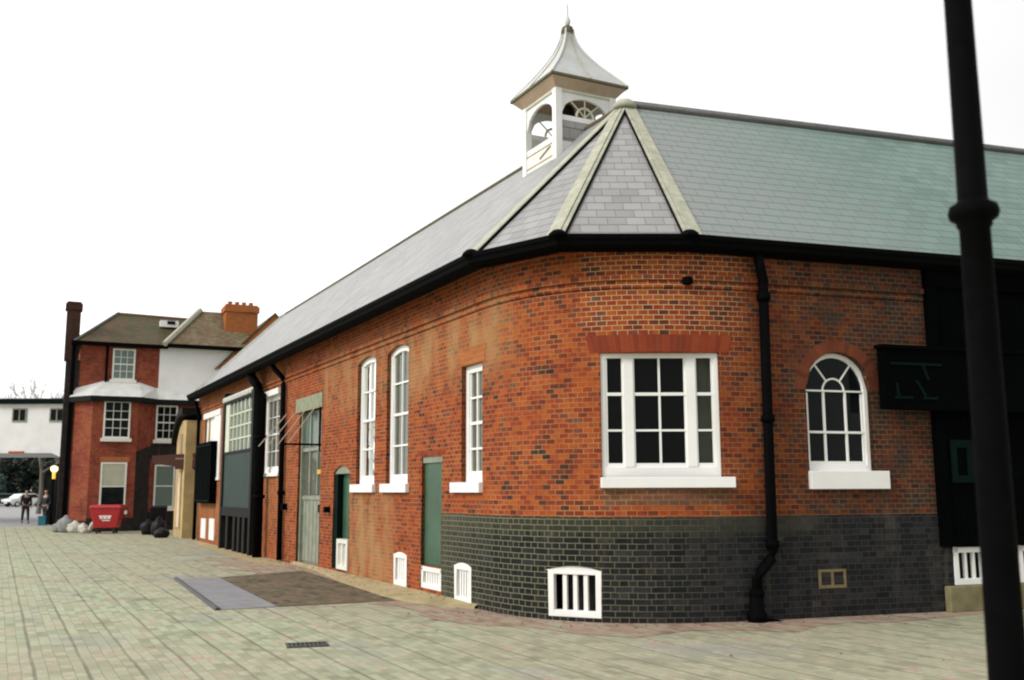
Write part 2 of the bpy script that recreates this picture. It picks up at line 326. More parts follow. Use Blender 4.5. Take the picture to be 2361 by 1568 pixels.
# yard paving: long strips parallel to the long wing, small setts inside them
def paving(name, dark=False):
    mt, n, b = newmat(name)
    tcn = node(n, 'ShaderNodeTexCoord')
    mp = node(n, 'ShaderNodeMapping'); n.links.new(tcn.outputs['Object'], mp.inputs[0]); mp.inputs['Rotation'].default_value = (0, 0, radians(62.9))
    p0 = mp.outputs[0]
    jn = node(n, 'ShaderNodeTexNoise'); jn.inputs['Scale'].default_value = 1.3; n.links.new(p0, jn.inputs['Vector'])
    jm = node(n, 'ShaderNodeVectorMath', operation='MULTIPLY_ADD'); n.links.new(jn.outputs['Color'], jm.inputs[0])
    jm.inputs[1].default_value = (.03, .03, 0); n.links.new(p0, jm.inputs[2]); p = jm.outputs[0]
    def bt(bw, rh, ms, off=.5, sq=1):
        t = node(n, 'ShaderNodeTexBrick'); n.links.new(p, t.inputs['Vector']); t.offset = off; t.squash = sq
        t.inputs['Scale'].default_value = 1; t.inputs['Brick Width'].default_value = bw; t.inputs['Row Height'].default_value = rh
        t.inputs['Mortar Size'].default_value = ms; t.inputs['Mortar Smooth'].default_value = .6; t.inputs['Bias'].default_value = 0
        t.inputs['Color1'].default_value = (0, 0, 0, 1); t.inputs['Color2'].default_value = (1, 1, 1, 1); t.inputs['Mortar'].default_value = (.5, .5, .5, 1)
        return t
    big, small = bt(40, .44, .026), bt(.21, .11, .006)
    sc = node(n, 'ShaderNodeSeparateColor'); n.links.new(small.outputs['Color'], sc.inputs[0])
    nb = noise(n, p0, .22, 5, .6); nm = noise(n, p0, 1.3, 5, .7); nf = noise(n, p0, 14, 4, .75)
    v = mth(n, 'ADD', mth(n, 'MULTIPLY', sc.outputs[0], .38), mth(n, 'ADD', mth(n, 'MULTIPLY', maprange(n, nm, .3, .7), .34), mth(n, 'MULTIPLY', nf, .3)))
    if dark == 'pink':
        col = ramp(n, v, [(.2, (.20, .14, .10)), (.42, (.33, .235, .175)), (.58, (.38, .275, .21)), (.72, (.33, .34, .235)), (.9, (.42, .31, .25))])
    elif dark:
        col = ramp(n, v, [(.3, (.04, .042, .038)), (.42, (.10, .10, .05)), (.5, (.17, .10, .065)), (.57, (.075, .08, .04)), (.66, (.20, .125, .09)), (.8, (.11, .10, .07))])
    else:
        col = ramp(n, v, [(.15, (.17, .185, .115)), (.35, (.29, .32, .21)), (.52, (.37, .40, .265)), (.66, (.43, .455, .32)), (.76, (.43, .31, .24)), (.9, (.46, .47, .36))])
        # pinkish worn setts in broad drifts, nearest the long wing and across the middle of the yard
        sep = node(n, 'ShaderNodeSeparateXYZ'); n.links.new(p0, sep.inputs[0])
        nb2 = mth(n, 'ADD', nb, maprange(n, sep.outputs[1], 1.5, 5.5, -.02, .16))
        pk = mth(n, 'MULTIPLY', maprange(n, nb2, .44, .62), maprange(n, nf, .42, .58, .1, 1))
        col = mixc(n, mth(n, 'MULTIPLY', pk, .55), col, (.35, .255, .20))
        gr = maprange(n, noise(n, p0, .5, 4, .6), .56, .7, 0, .55)
        col = mixc(n, gr, col, (.29, .29, .29))
        nn = node(n, 'ShaderNodeMapping'); n.links.new(tcn.outputs['Object'], nn.inputs[0]); nn.inputs['Scale'].default_value = (.35, 1.4, 1)
        stn = noise(n, nn.outputs[0], 1.1, 6, .75)
        col = mixc(n, maprange(n, stn, .57, .70, 0, .55), col, (.20, .17, .12))
    jf = maprange(n, noise(n, p0, .6, 3), (.36 if not dark else .4), .62, .12, .62)
    col = mixc(n, mth(n, 'MULTIPLY', big.outputs['Fac'], jf), col, (.13, .12, .085))
    col = mixc(n, mth(n, 'MULTIPLY', small.outputs['Fac'], .42), col, (.17, .15, .11))
    n.links.new(col, b.inputs['Base Color']); b.inputs['Roughness'].default_value = .85; b.inputs['Specular IOR Level'].default_value = .25
    h = mth(n, 'ADD', mth(n, 'SUBTRACT', 1, small.outputs['Fac']), mth(n, 'MULTIPLY', nf, .8))
    h = mth(n, 'SUBTRACT', h, mth(n, 'MULTIPLY', big.outputs['Fac'], 1.2))
    bump(n, b, h, .5, .008)
    return mt
M['paving'] = paving('yard_paving')
M['paving_dark'] = paving('brown_paving', True)
M['paving_pink'] = paving('pink_brick_paving', 'pink')
M['lead_slab'] = plain('grey_slab', (.215, .215, .23), .8, .18, 3.5, bumps=.4, dirt=(.26, .26, .2))
M['earth'] = plain('far_ground', (.16, .17, .12), .9, .2, .3)

# ------------------------------------------------------------------ mesh helper
class MB:
    def __init__(s): s.bm = bmesh.new(); s.uv = s.bm.loops.layers.uv.new('UVMap')
    def face(s, pts, uvs=None):
        vs = [s.bm.verts.new(V(p)) for p in pts]
        try: f = s.bm.faces.new(vs)
        except ValueError: return None
        if uvs is None:
            f.normal_update(); nn = f.normal
            if abs(nn.z) > .98: t, bt = V((1, 0, 0)), V((0, 1, 0))
            else:
                t = V((0, 0, 1)).cross(nn).normalized(); bt = nn.cross(t).normalized()
                if bt.z < 0: bt = -bt
                if t.x < 0: t = -t
            uvs = [(v.co.dot(t), v.co.dot(bt)) for v in vs]
        for l, q in zip(f.loops, uvs): l[s.uv].uv = q
        return f
    def box(s, T, x0, x1, y0, y1, z0, z1):
        c = [T(x, y, z) for x in (x0, x1) for y in (y0, y1) for z in (z0, z1)]
        for q in ((0, 1, 3, 2), (4, 6, 7, 5), (0, 4, 5, 1), (2, 3, 7, 6), (0, 2, 6, 4), (1, 5, 7, 3)):
            s.face([c[i] for i in q])
        return s
    def prism(s, T, poly, y0, y1):      # poly in (x, z)
        a = [T(x, y0, z) for x, z in poly]; b = [T(x, y1, z) for x, z in poly]
        s.face(a); s.face(b[::-1])
        for i in range(len(poly)):
            j = (i+1) % len(poly); s.face([a[i], a[j], b[j], b[i]])
        return s
    def tube(s, pts, r, n=10, r2=None, caps=True):
        pts = [V(p) for p in pts]; rings = []
        for i, p in enumerate(pts):
            d = (pts[min(i+1, len(pts)-1)] - pts[max(i-1, 0)]).normalized()
            a = d.orthogonal().normalized() if abs(d.z) > .9 else d.cross(V((0, 0, 1))).normalized()
            if abs(d.z) > .9:
                a = V((1, 0, 0)); a = (a - d*a.dot(d)).normalized()
            b_ = d.cross(a)
            rr = r if r2 is None else r + (r2-r)*i/(len(pts)-1)
            rings.append([p + (a*cos(2*pi*k/n) + b_*sin(2*pi*k/n))*rr for k in range(n)])
        for i in range(len(rings)-1):
            for k in range(n):
                j = (k+1) % n; s.face([rings[i][k], rings[i][j], rings[i+1][j], rings[i+1][k]])
        if caps: s.face(rings[0][::-1]); s.face(rings[-1])
        return s
    def lathe(s, o, prof, n=16):         # prof: (r, z)
        o = V(o); R = [[o+V((r*cos(2*pi*k/n), r*sin(2*pi*k/n), z)) for k in range(n)] for r, z in prof]
        for i in range(len(R)-1):
            for k in range(n):
                j = (k+1) % n; s.face([R[i][k], R[i][j], R[i+1][j], R[i+1][k]])
        s.face(R[0][::-1]); s.face(R[-1])
        return s
    def build(s, name, mat, parent=None, smooth=False, weld=True, bevel=0):
        if weld: bmesh.ops.remove_doubles(s.bm, verts=s.bm.verts, dist=.0004)
        bmesh.ops.recalc_face_normals(s.bm, faces=s.bm.faces)
        me = bpy.data.meshes.new(name); s.bm.to_mesh(me); s.bm.free()
        me.materials.append(M[mat] if isinstance(mat, str) else mat)
        if smooth:
            for p in me.polygons: p.use_smooth = True
        o = bpy.data.objects.new(name, me); S.collection.objects.link(o)
        if parent is not None:
            o.parent = parent
            r = parent
            off = V((0, 0, 0))
            while r is not None: off += r.location; r = r.parent
            o.location = -off
        if bevel:
            bv = o.modifiers.new('bevel', 'BEVEL'); bv.width = bevel; bv.segments = 2; bv.limit_method = 'ANGLE'
        return o
def tag(o, label=None, cat=None, group=None, kind=None):
    if label: o['label'] = label
    if cat: o['category'] = cat
    if group: o['group'] = group
    if kind: o['kind'] = kind
    return o
def root(name, loc, label, cat, group=None):
    o = bpy.data.objects.new(name, None); S.collection.objects.link(o); o.location = loc; o.empty_display_size = .3
    return tag(o, label, cat, group)
def frame(o, ux, uy):                    # local (x, outward, z) -> world
    o = V((o[0], o[1], 0)); ux = V((ux[0], ux[1], 0)).normalized(); uy = V((uy[0], uy[1], 0)).normalized()
    return lambda x, y, z: o + ux*x + uy*y + V((0, 0, z))
ID = frame((0, 0), (1, 0), (0, 1))
def yaw(o, a):                           # frame turned by a degrees, y forward
    a = radians(a); return frame(o, (cos(a), sin(a)), (-sin(a), cos(a)))

# ------------------------------------------------------------------ ground
g = MB(); g.face([(-900, -300, -.02), (900, -300, -.02), (900, 1500, -.02), (-900, 1500, -.02)])
tag(g.build('ground', 'earth'), kind='structure')
g = MB(); g.face([(-60, -12, 0), (40, -12, 0), (40, 48, 0), (-60, 48, 0)])
tag(g.build('paved_yard', 'paving'), kind='structure')
g = MB(); g.face([(-140, 48, -.006), (-10, 48, -.006), (-10, 180, -.006), (-140, 180, -.006)])
tag(g.build('road', 'road'), kind='structure')

# ------------------------------------------------------------------ plan of the corner building
E = [V(v) for v in ((-11.0, 34.05), (-.51, 13.55), (.62, 12.53), (2.28, 12.56))]
nL, dL = V((.8902, .4555)), V((.4555, -.8902)); dR, nR = V((.9533, .3019)), V((-.3019, .9533))
A = E[1] + nL*.4 - dL*.65; B = E[3] + nR*.15 + dR*.9
den = dL.x*(-dR.y)*-1 + dR.x*dL.y*-1
bx = B - A
det = dL.x*dR.y - dR.x*dL.y; ia = (bx.x*dR.y - dR.x*bx.y)/det
I = A + dL*ia
c1, c2 = A + (I-A)*.68, B + (I-B)*.68
L0 = A - dL*((A - (E[0]+nL*.4)).dot(dL))
PATH = [L0, A] + [A*(1-t)**3 + c1*(3*(1-t)**2*t) + c2*(3*(1-t)*t*t) + B*t**3 for t in [i/32 for i in range(1, 33)]] + [B + dR*12]
CUM = [0]
for i in range(1, len(PATH)): CUM.append(CUM[-1] + (PATH[i]-PATH[i-1]).length)
def W(s):
    i = 0
    while i < len(PATH)-2 and s > CUM[i+1]: i += 1
    d = (PATH[i+1]-PATH[i]).normalized()
    return PATH[i] + d*(s-CUM[i]), d, V((d.y, -d.x))       # point, tangent, outward
def WP(s, off, z):
    p, d, nn = W(s); return V((p.x+nn.x*off, p.y+nn.y*off, z))
def FR(s0, s1):                           # chord frame between two stations, x from 0 to width
    a, b_ = W(s0)[0], W(s1)[0]; d = (b_-a).normalized()
    return frame(a, d, (d.y, -d.x)), (b_-a).length
S_END = CUM[-1]

openings = []     # s0, s1, z0, z1, rise
def wall_mesh(sa, sb, zlo, zhi, ops, depth=.14, off=0., pad=0):
    m = MB(); st = {round(sa, 3), round(sb, 3)}
    for c in CUM[1:-1]:
        if sa < c < sb: st.add(round(c, 3))
    x = sa
    while x < sb: st.add(round(x, 3)); x += 1.0
    for o in ops:
        k = 12 if o[4] > 0 else 1
        for i in range(k+1): st.add(round(o[0] + (o[1]-o[0])*i/k, 3))
    st = sorted(q for q in st if sa <= q <= sb)
    st = [q for i, q in enumerate(st) if i == 0 or q - st[i-1] > .002]
    def top(o, s):
        if o[4] <= 0: return o[3]
        h = (o[1]-o[0])/2; t = max(-1, min(1, (s-(o[0]+o[1])/2)/h))
        if o[4] >= h*.95: return o[3]-o[4] + o[4]*sqrt(max(0, 1-t*t))
        return o[3]-o[4]*t*t
    def q(s, o2, z): return WP(s, off+o2, z)
    def quad(a, b_, za0, zb0, za1, zb1):
        if za1-za0 < .002 and zb1-zb0 < .002: return
        m.face([q(a, 0, za0), q(b_, 0, zb0), q(b_, 0, zb1), q(a, 0, za1)], [(a, za0), (b_, zb0), (b_, zb1), (a, za1)])
    for a, b_ in zip(st, st[1:]):
        mid = (a+b_)/2; hs_ = sorted([o for o in ops if o[0] < mid < o[1] and o[3] > zlo and o[2] < zhi], key=lambda o: o[2])
        pa = pb = zlo
        for o in hs_:
            z0 = max(o[2], zlo)
            if z0 > pa: quad(a, b_, pa, pb, z0, z0)
            if o[3] <= zhi:
                pa, pb = top(o, a), top(o, b_)
                m.face([q(a, 0, pa), q(b_, 0, pb), q(b_, -depth, pb), q(a, -depth, pa)], [(a, pa), (b_, pb), (b_, pb+depth), (a, pa+depth)])
            else: pa = pb = zhi
            if o[2] >= zlo: m.face([q(a, 0, z0), q(b_, 0, z0), q(b_, -depth, z0), q(a, -depth, z0)])
        quad(a, b_, pa, pb, zhi, zhi)
    for o in ops:
        z0, z1 = max(o[2], zlo), min(o[3], zhi)
        if z1 <= z0: continue
        for s_, t_ in ((o[0], top(o, o[0])), (o[1], top(o, o[1]))):
            t_ = min(t_, zhi)
            m.face([q(s_, 0, z0), q(s_, 0, t_), q(s_, -depth, t_), q(s_, -depth, z0)], [(s_, z0), (s_, t_), (s_+depth, t_), (s_+depth, z0)])
    return m

BB = root('brick_building', (1.1, 13.2, 0), 'long single storey red brick building with curved corner, slate roof and white cupola', 'building')

# ---- windows
def sash_window(s0, s1, z0, z1, cols, rows, rise=0, rec=.12, sill=(0, 0, 0, 0), meet=True, fr=.075, bar=.022, glass='glass', paint='white', blind=None, bottom=.1, label=None, sproj=.07):
    T, w_ = FR(s0, s1); zt = z1-rise
    def topz(x):
        if rise <= 0: return z1
        h = w_/2; t = (x-h)/h
        if rise >= h*.95: return zt + rise*sqrt(max(0, 1-t*t))
        return z1 - rise*t*t
    y1, y0 = -rec, -rec-.09
    m = MB()
    m.box(T, 0, fr, y0, y1, z0, zt); m.box(T, w_-fr, w_, y0, y1, z0, zt)
    m.box(T, fr, w_-fr, y0, y1, z0, z0+bottom)
    if rise <= 0: m.box(T, fr, w_-fr, y0, y1, z1-fr, z1)
    else:
        k = 14; outr = []; inr = []
        for i in range(k+1):
            x = w_*i/k if rise < w_*.4 else w_/2 - w_/2*cos(pi*i/k)
            outr.append((x, topz(x)))
            if rise < w_*.4: inr.append((fr + (w_-2*fr)*i/k, topz(fr+(w_-2*fr)*i/k)-fr))
            else:
                a = pi*i/k; inr.append((w_/2-(w_/2-fr)*cos(a), zt+(rise-fr)*sin(a)))
        for i in range(k): m.prism(T, [outr[i], outr[i+1], inr[i+1], inr[i]], y0, y1)
    wobj = m.build('window', paint, BB, bevel=.004)
    if label: wobj['label'] = label
    # sash bars
    m = MB(); y1b, y0b = y1-.015, y0+.015
    xi0, xi1, zi0, zi1 = fr, w_-fr, z0+bottom, z1-fr
    for i in range(1, cols):
        x = xi0 + (xi1-xi0)*i/cols; m.box(T, x-bar/2, x+bar/2, y0b, y1b, zi0, topz(x)-fr*.7)
    for j in range(1, rows):
        z = zi0 + (zi1-zi0)*j/rows; hb = .045 if (meet and j == rows//2 and rows % 2 == 0) else bar
        m.box(T, xi0, xi1, y0b-.002, y1b+.003, z-hb/2, z+hb/2)
    m.box(T, xi0, xi0+.035, y0b+.004, y1b-.003, zi0, zt-fr*.5); m.box(T, xi1-.035, xi1, y0b+.004, y1b-.003, zi0, zt-fr*.5)
    m.box(T, xi0, xi1, y0b+.005, y1b-.001, zi0, zi0+.05)
    m.build('glazing_bars', paint, wobj)
    m = MB(); yg = (y0+y1)/2
    pts = [(fr*.5, z0+.02), (w_-fr*.5, z0+.02)] + [(x, topz(x)-.02) for x in [w_-fr*.5-(w_-fr)*i/10 for i in range(11)]]
    m.face([T(x, yg, z) for x, z in pts]); m.build('pane', glass, wobj)
    if blind:
        m = MB(); m.box(T, 0, w_, y0-.06, y0-.05, blind[0], blind[1]); m.build('blind', 'curtain', wobj)
    if sill[3] > 0:
        sl, sr, za, zb = sill
        m = MB()
        Tm, wm = FR(s0, s1)
        x0, x1 = sl-s0, sr-s0
        m.box(Tm, x0, x1, -rec-.02, sproj, za, zb-.0)
        if x0 < 0: pass
        m.build('sill', paint, wobj, bevel=.008)
    openings.append((s0, s1, z0 if sill[3] == 0 else min(z0, sill[3]), z1, rise))
    return wobj, T, w_
# tall narrow sashes on the long side
for (a, b_, zt, sa, sb, rise, lab) in ((16.78, 17.82, 4.16, 16.6, 17.9, .09, 'tall narrow white sash window, left one of the pair'),
                                  (18.44, 19.50, 4.17, 18.3, 19.57, .10, 'tall narrow white sash window, right one of the pair'),
                                  (21.70, 22.42, 3.48, 21.42, 22.44, 0, 'narrow white sash window beside the rounded corner')):
    sash_window(a, b_, 1.74, zt, 2, 4, rise, .075, (sa, sb, 1.61, 1.76), glass='glass_old', fr=.11, bottom=.13, bar=.03, label=lab)
# white sash further along
sash_window(9.15, 10.75, 2.08, 4.06, 3, 4, 0, .05, (8.95, 10.95, 2.0, 2.09), glass='glass_old', fr=.14, bottom=.12, label='white sash window with flat white head beside the downpipe')
T, w_ = FR(9.15, 10.75); m = MB(); m.box(T, -.12, w_+.12, .003, .09, 4.03, 4.17); m.build('window_hood', 'white', BB)

# wide three light window in the curved corner
wo, T, w_ = sash_window(24.60, 26.16, 1.80, 3.40, 1, 1, 0, .035, (24.58, 26.28, 1.665, 1.80), fr=.06, bottom=.13, meet=False, sproj=.15, label='wide white three-part sash window with twelve panes on the rounded corner')
m = MB()
x1, x2 = w_*.238, w_*.762
for xc in (x1, x2): m.box(T, xc-.062, xc+.062, -.125, -.028, 1.93, 3.34)
m.build('mullion', 'white', wo, bevel=.004)
m = MB()
zs = [1.93 + (3.34-1.93)*k/3 for k in (1, 2)]
for a, b_ in ((.06, x1-.062), (x1+.062, x2-.062), (x2+.062, w_-.06)):
    for k, z in enumerate(zs): m.box(T, a, b_, -.108, -.05, z-(.013 if k == 0 else .02), z+(.013 if k == 0 else .02))
    m.box(T, a, a+.022, -.105, -.06, 1.93, 3.34); m.box(T, b_-.022, b_, -.105, -.06, 1.93, 3.34)
xm = w_/2; m.box(T, xm-.012, xm+.012, -.112, -.046, 1.93, 3.34)
m.build('sash_bar', 'white', wo)
m = MB(); m.box(T, w_*.84, w_-.02, -.22, -.20, 1.85, 3.36); m.build('blind', 'curtain', wo)
# flat gauged arch over it
m = MB(); k = 8
for i in range(k):
    a, b_ = 24.47 + (26.30-24.47)*i/k, 24.47 + (26.30-24.47)*(i+1)/k
    sl = lambda s_: s_ + (s_-25.38)*.06
    m.face([WP(a, .006, 3.405), WP(b_, .006, 3.405), WP(sl(b_), .006, 3.63), WP(sl(a), .006, 3.63)], [(a, 0.1), (b_, 0.1), (b_, .33), (a, .33)])
m.build('flat_arch', 'gauged', BB)
# flat arch over narrow corner sash, door heads
for a, b_, z0, z1 in ((21.66, 22.5, 3.485, 3.74), (20.0, 21.05, 2.2, 2.27)):
    m = MB(); m.face([WP(a, .006, z0), WP(b_, .006, z0), WP(b_+.06, .006, z1), WP(a-.06, .006, z1)], [(a, .1), (b_, .1), (b_, .1+z1-z0), (a, .1+z1-z0)])
    m.build('flat_arch', 'orange_brick' if z0 > 3 else 'gauged', BB)

# round arched window on the street wing
wo, T, w_ = sash_window(27.44, 28.47, 1.86, 3.47, 1, 1, .515, .09, (27.42, 28.64, 1.64, 1.88), fr=.06, bottom=.1, meet=False, glass='glass_dark', label='white round-headed window with a fanlight')
m = MB(); zc = 3.47-.515; cx = w_/2
for z, hb in ((1.96+(zc-1.96)*.44, .03), (zc, .022)): m.box(T, .06, w_-.06, -.16, -.10, z-hb/2, z+hb/2)
for x in (cx-.17, cx+.17): m.box(T, x-.012, x+.012, -.158, -.104, 1.96, zc)
pts = [(cx+.17*cos(a), zc+.17*sin(a)) for a in [pi*i/10 for i in range(11)]]
for (xa, za), (xb, zb) in zip(pts, pts[1:]): m.tube([T(xa, -.13, za), T(xb, -.13, zb)], .014, 6)
for a in (radians(52), radians(128)):
    m.tube([T(cx+.17*cos(a), -.13, zc+.17*sin(a)), T(cx+.47*cos(a), -.13, zc+.47*sin(a))], .013, 6)
m.build('fan_bars', 'white', wo)
m = MB(); k = 22
for i in range(k):
    a0, a1 = pi*i/k, pi*(i+1)/k; r0_, r1_ = .52, .68
    pp = [(r0_, a0), (r1_, a0), (r1_, a1), (r0_, a1)]
    m.face([T(cx+r*cos(a), .004, zc+r*sin(a)) for r, a in pp], [(a*.6, .1+r-.5) for r, a in pp])
m.build('brick_arch', 'gauged_dark', BB)

# ---- doors and panels on the long side
def recess_panel(name, s0, s1, z0, z1, mat, rec=.12, rise=0, boards=0, label=None, open_to_floor=False):
    T, w_ = FR(s0, s1); m = MB(); m.box(T, 0, w_, -rec-.05, -rec, z0, z1)
    if boards:
        for i in range(boards):
            a = w_*i/boards; m.box(T, a+.012, a+w_/boards-.012, -rec+.002, -rec+.018, z0+.02, z1-.03)
    o = m.build(name, mat, BB)
    if label: o['label'] = label
    openings.append((s0, s1, z0, z1, rise)); return o, T, w_
o, T, w_ = recess_panel('green_door', 20.14, 20.97, .47, 2.18, 'green', .07, boards=1, label='flat green boarded door panel beside the blue brick plinth')
m = MB(); m.box(T, 0, w_, -.07, -.02, 2.08, 2.18); m.build('door_head', 'greygreen', o)
o, T, w_ = recess_panel('green_door', 15.35, 16.42, .1, 2.14, 'green', .16, .14, boards=1, label='narrow dark green door with arched head')
m = MB(); m.box(T, 0, w_, -.16, -.03, 1.98, 2.14); m.build('door_head', 'greygreen', o)
m = MB(); m.box(T, -.01, .22, -.16, -.02, .1, 1.98); m.build('door_jamb', 'teal_dark', o)
# grey green door with stone lintel and glazed overlight
o, T, w_ = recess_panel('grey_door', 12.6, 14.4, .05, 3.42, 'greygreen', .14, label='weathered grey-green boarded door under a stone lintel')
m = MB()
for i in range(6): m.box(T, w_*i/6+.015, w_*(i+1)/6-.015, -.138, -.115, .1, 1.45)
m.box(T, 0, w_, -.137, -.08, 2.52, 2.60); m.box(T, 0, w_, -.136, -.09, 1.45, 1.53); m.box(T, 0, .09, -.139, -.05, .05, 3.42); m.box(T, w_-.09, w_, -.139, -.05, .05, 3.42)
m.build('door_frame', 'greygreen', o)
m = MB(); m.box(T, .12, w_-.12, -.137, -.12, 2.62, 3.38); m.build('overlight', 'glass_pale', o)
m = MB(); m.box(T, .14, w_-.14, -.137, -.118, 1.56, 2.48); m.build('door_glass', 'glass_old', o)
for xx in (.62, 1.22):
    m = MB(); m.box(T, xx-.03, xx+.03, -.117, -.09, 1.56, 3.38); m.build('door_rail', 'greygreen', o)
m = MB(); m.box(T, w_-.55, w_-.06, -.11, -.085, 2.0, 2.10); m.build('notice', 'brass', o)
m = MB(); m.box(T, w_-.35, w_-.12, -.112, -.06, 1.18, 1.35); m.build('lock', 'iron', o)
T, w_ = FR(12.35, 14.47); m = MB(); m.box(T, 0, w_, -.1, .03, 3.42, 3.74); m.build('lintel', 'stone_green', BB, bevel=.01)
# iron hoist bracket with pale stays
T, w_ = FR(14.35, 14.6); o = MB().tube([T(0, -.02, 2.62), T(0, .85, 2.62)], .022, 8).tube([T(0, .02, 2.5), T(0, .02, 3.45)], .022, 8).build('bracket', 'iron', BB)
m = MB()
for k in range(4): m.tube([T(-.02*k, .28+.22*k, 3.42-.02*k), T(-.04*k, .02+.62+.25*k, 2.62-.03*k)] if False else [T(0, .15+.2*k, 3.40-.05*k), T(0, .72+.2*k, 2.62-.02*k)], .010, 5)
m.build('stay_rod', 'pale_wood', o)
# white window with door beyond, panes
o, T, w_ = recess_panel('white_window', .75, 3.45, 2.06, 4.2, 'white', .05, label='white painted boarded window near the far end')
m = MB(); m.box(T, -.1, w_+.05, -.04, .06, 4.02, 4.2); m.box(T, w_-1.0, w_+.02, -.048, .03, 2.06, 4.02); m.box(T, -.05, w_+.1, -.048, .05, 1.98, 2.06); m.build('window_casing', 'white', o)
m = MB(); m.box(T, .5, .62, -.047, -.01, 2.06, 4.02); m.build('casing_post', 'ochre', o)
T, w_ = FR(.4, 3.1); m = MB(); m.box(T, 0, w_, .003, .22, 1.26, 3.2); o = m.build('shutter_box', 'green_black', BB)
m = MB(); m.box(T, .05, w_-.05, .221, .235, 1.32, 1.36); m.box(T, .05, w_-.05, .221, .235, 3.08, 3.12)
for k in range(1, 6): m.box(T, w_*k/6-.015, w_*k/6+.015, .221, .237, 1.36, 3.08)
m.build('shutter_rail', 'teal_dark', o)
# black timber bay on legs with glazed upper half
T, w_ = FR(5.0, 9.0); m = MB(); y0, y1 = .01, .26
m.box(T, 0, .22, y0, y1, .0, 4.5); m.box(T, w_-.22, w_, y0, y1, 0.0, 4.4); m.box(T, .22, w_-.22, y0, y1-.01, .95, 1.2); m.box(T, .22, w_-.22, y0, y1-.01, 4.15, 4.35)
m.box(T, .22, w_-.22, y0, y1-.02, 2.68, 2.76)
bay = m.build('timber_bay', 'tar', BB); bay['label'] = 'black timber bay on legs with glazed top and dark green lower panel'
m = MB(); m.box(T, .22, w_-.22, .1, y1-.04, 1.2, 2.68); m.build('bay_panel', 'green_dark', bay)
m = MB(); m.box(T, .22, w_-.22, .12, y1-.09, 2.76, 4.15); m.build('bay_pane', 'glass_pale', bay)
m = MB()
for k in range(1, 7): m.box(T, .22+(w_-.44)*k/7-.03, .22+(w_-.44)*k/7+.03, .16, y1-.05, 2.76, 4.15)
for z in (3.1, 3.45, 3.8): m.box(T, .22, w_-.22, .165, y1-.06, z-.02, z+.02)
m.box(T, .22, .75, .163, y1-.045, 2.76, 4.15)
m.build('bay_glazing_bars', 'cream', bay)
m = MB()
m.box(T, .12, w_-.1, y1-.008, y1+.02, 4.30, 4.36)
for k in range(14): m.box(T, .15+k*.27, .27+k*.27, y1-.008, y1+.05, 4.22, 4.34)
m.build('dentil', 'white_old', bay)
for x in (.95, 1.9, 2.5, 3.1):
    m = MB(); m.box(T, x-.14, x+.14, .02, y1-.03, 0, .95); m.build('leg', 'tar', bay)

# ---- basement grilles
def grille(s0, s1, z0, z1, rise, bars, rec=.02, slat=False, label=None, back='bell_dark', bw=.05):
    T, w_ = FR(s0, s1); f = .075 if not slat else .09; m = MB()
    y0, y1 = -rec-.06, -rec+.03
    m.box(T, 0, f, y0, y1, z0, z1-rise); m.box(T, w_-f, w_, y0, y1, z0, z1-rise); m.box(T, f, w_-f, y0, y1, z0, z0+f*1.1)
    k = 8
    for i in range(k):
        xa, xb = w_*i/k, w_*(i+1)/k; za, zb = [z1-rise*((x-w_/2)/(w_/2))**2 for x in (xa, xb)]
        m.prism(T, [(xa, z1-rise-f*(0 if rise > 0 else 1)), (xb, z1-rise-f*(0 if rise > 0 else 1)), (xb, zb), (xa, za)], y0, y1)
    if rise > 0: m.box(T, f, w_-f, y0+.001, y1-.001, z1-rise-f*.7, z1-rise+.002)
    o = m.build('basement_grille', 'white', BB, bevel=.006)
    if label: o['label'] = label
    zb_, zt_ = z0+f*1.1, z1-rise-f*(.7 if rise > 0 else 1)
    for i in range(1, bars+1):
        x = f+(w_-2*f)*i/(bars+1); mm = MB(); mm.box(T, x-bw/2, x+bw/2, y0+.015, y1-.025, zb_-.004, zt_+.004); mm.build('bar', 'white', o)
    m = MB(); m.box(T, f*.5, w_-f*.5, y0-.25, y0-.24, z0+.01, z1-rise); m.build('grille_back', back, o)
    openings.append((s0, s1, z0, z1, rise))
grille(23.84, 24.57, .05, .69, .06, 3, bw=.055, label='large white basement grille with four dark gaps at the rounded corner')
grille(21.49, 22.08, .03, .60, .05, 4, .015, bw=.05, label='small white arched grille in the blue plinth', back='white_old')
grille(20.15, 20.98, .12, .455, 0, 6, .03, bw=.06, label='low white grille below the green door', back='white_old')
grille(18.92, 19.53, .07, .62, .05, 4, .02, bw=.07, label='small white arched grille in orange brickwork', back='white_old')
T, w_ = FR(15.72, 16.41); m = MB(); m.box(T, 0, .09, -.12, .03, .12, .70); m.box(T, w_-.09, w_, -.12, .03, .12, .70); m.box(T, .09, w_-.09, -.12, .028, .12, .2); m.box(T, .09, w_-.09, -.12, .028, .62, .70); m.box(T, .3, .36, -.1, .02, .2, .62); m.box(T, .09, w_-.09, -.11, -.03, .2, .62)
m.build('basement_grille', 'white_old', BB)['label'] = 'white vent panel across the foot of the narrow green door'
for a, b_, z0, z1 in ((.78, 1.58, .12, .76), (2.2, 3.02, .12, .79), (4.85, 5.52, .14, .79)):
    T, w_ = FR(a, b_); m = MB(); m.box(T, 0, w_, -.02, .03, z0, z1); o = m.build('basement_panel', 'white', BB, bevel=.01)
for a, b_ in ((29.63, 30.46), (30.73, 31.55), (31.9, 32.7)):
    grille(a, b_, .345, .85, 0, 4, .0, bw=.035)
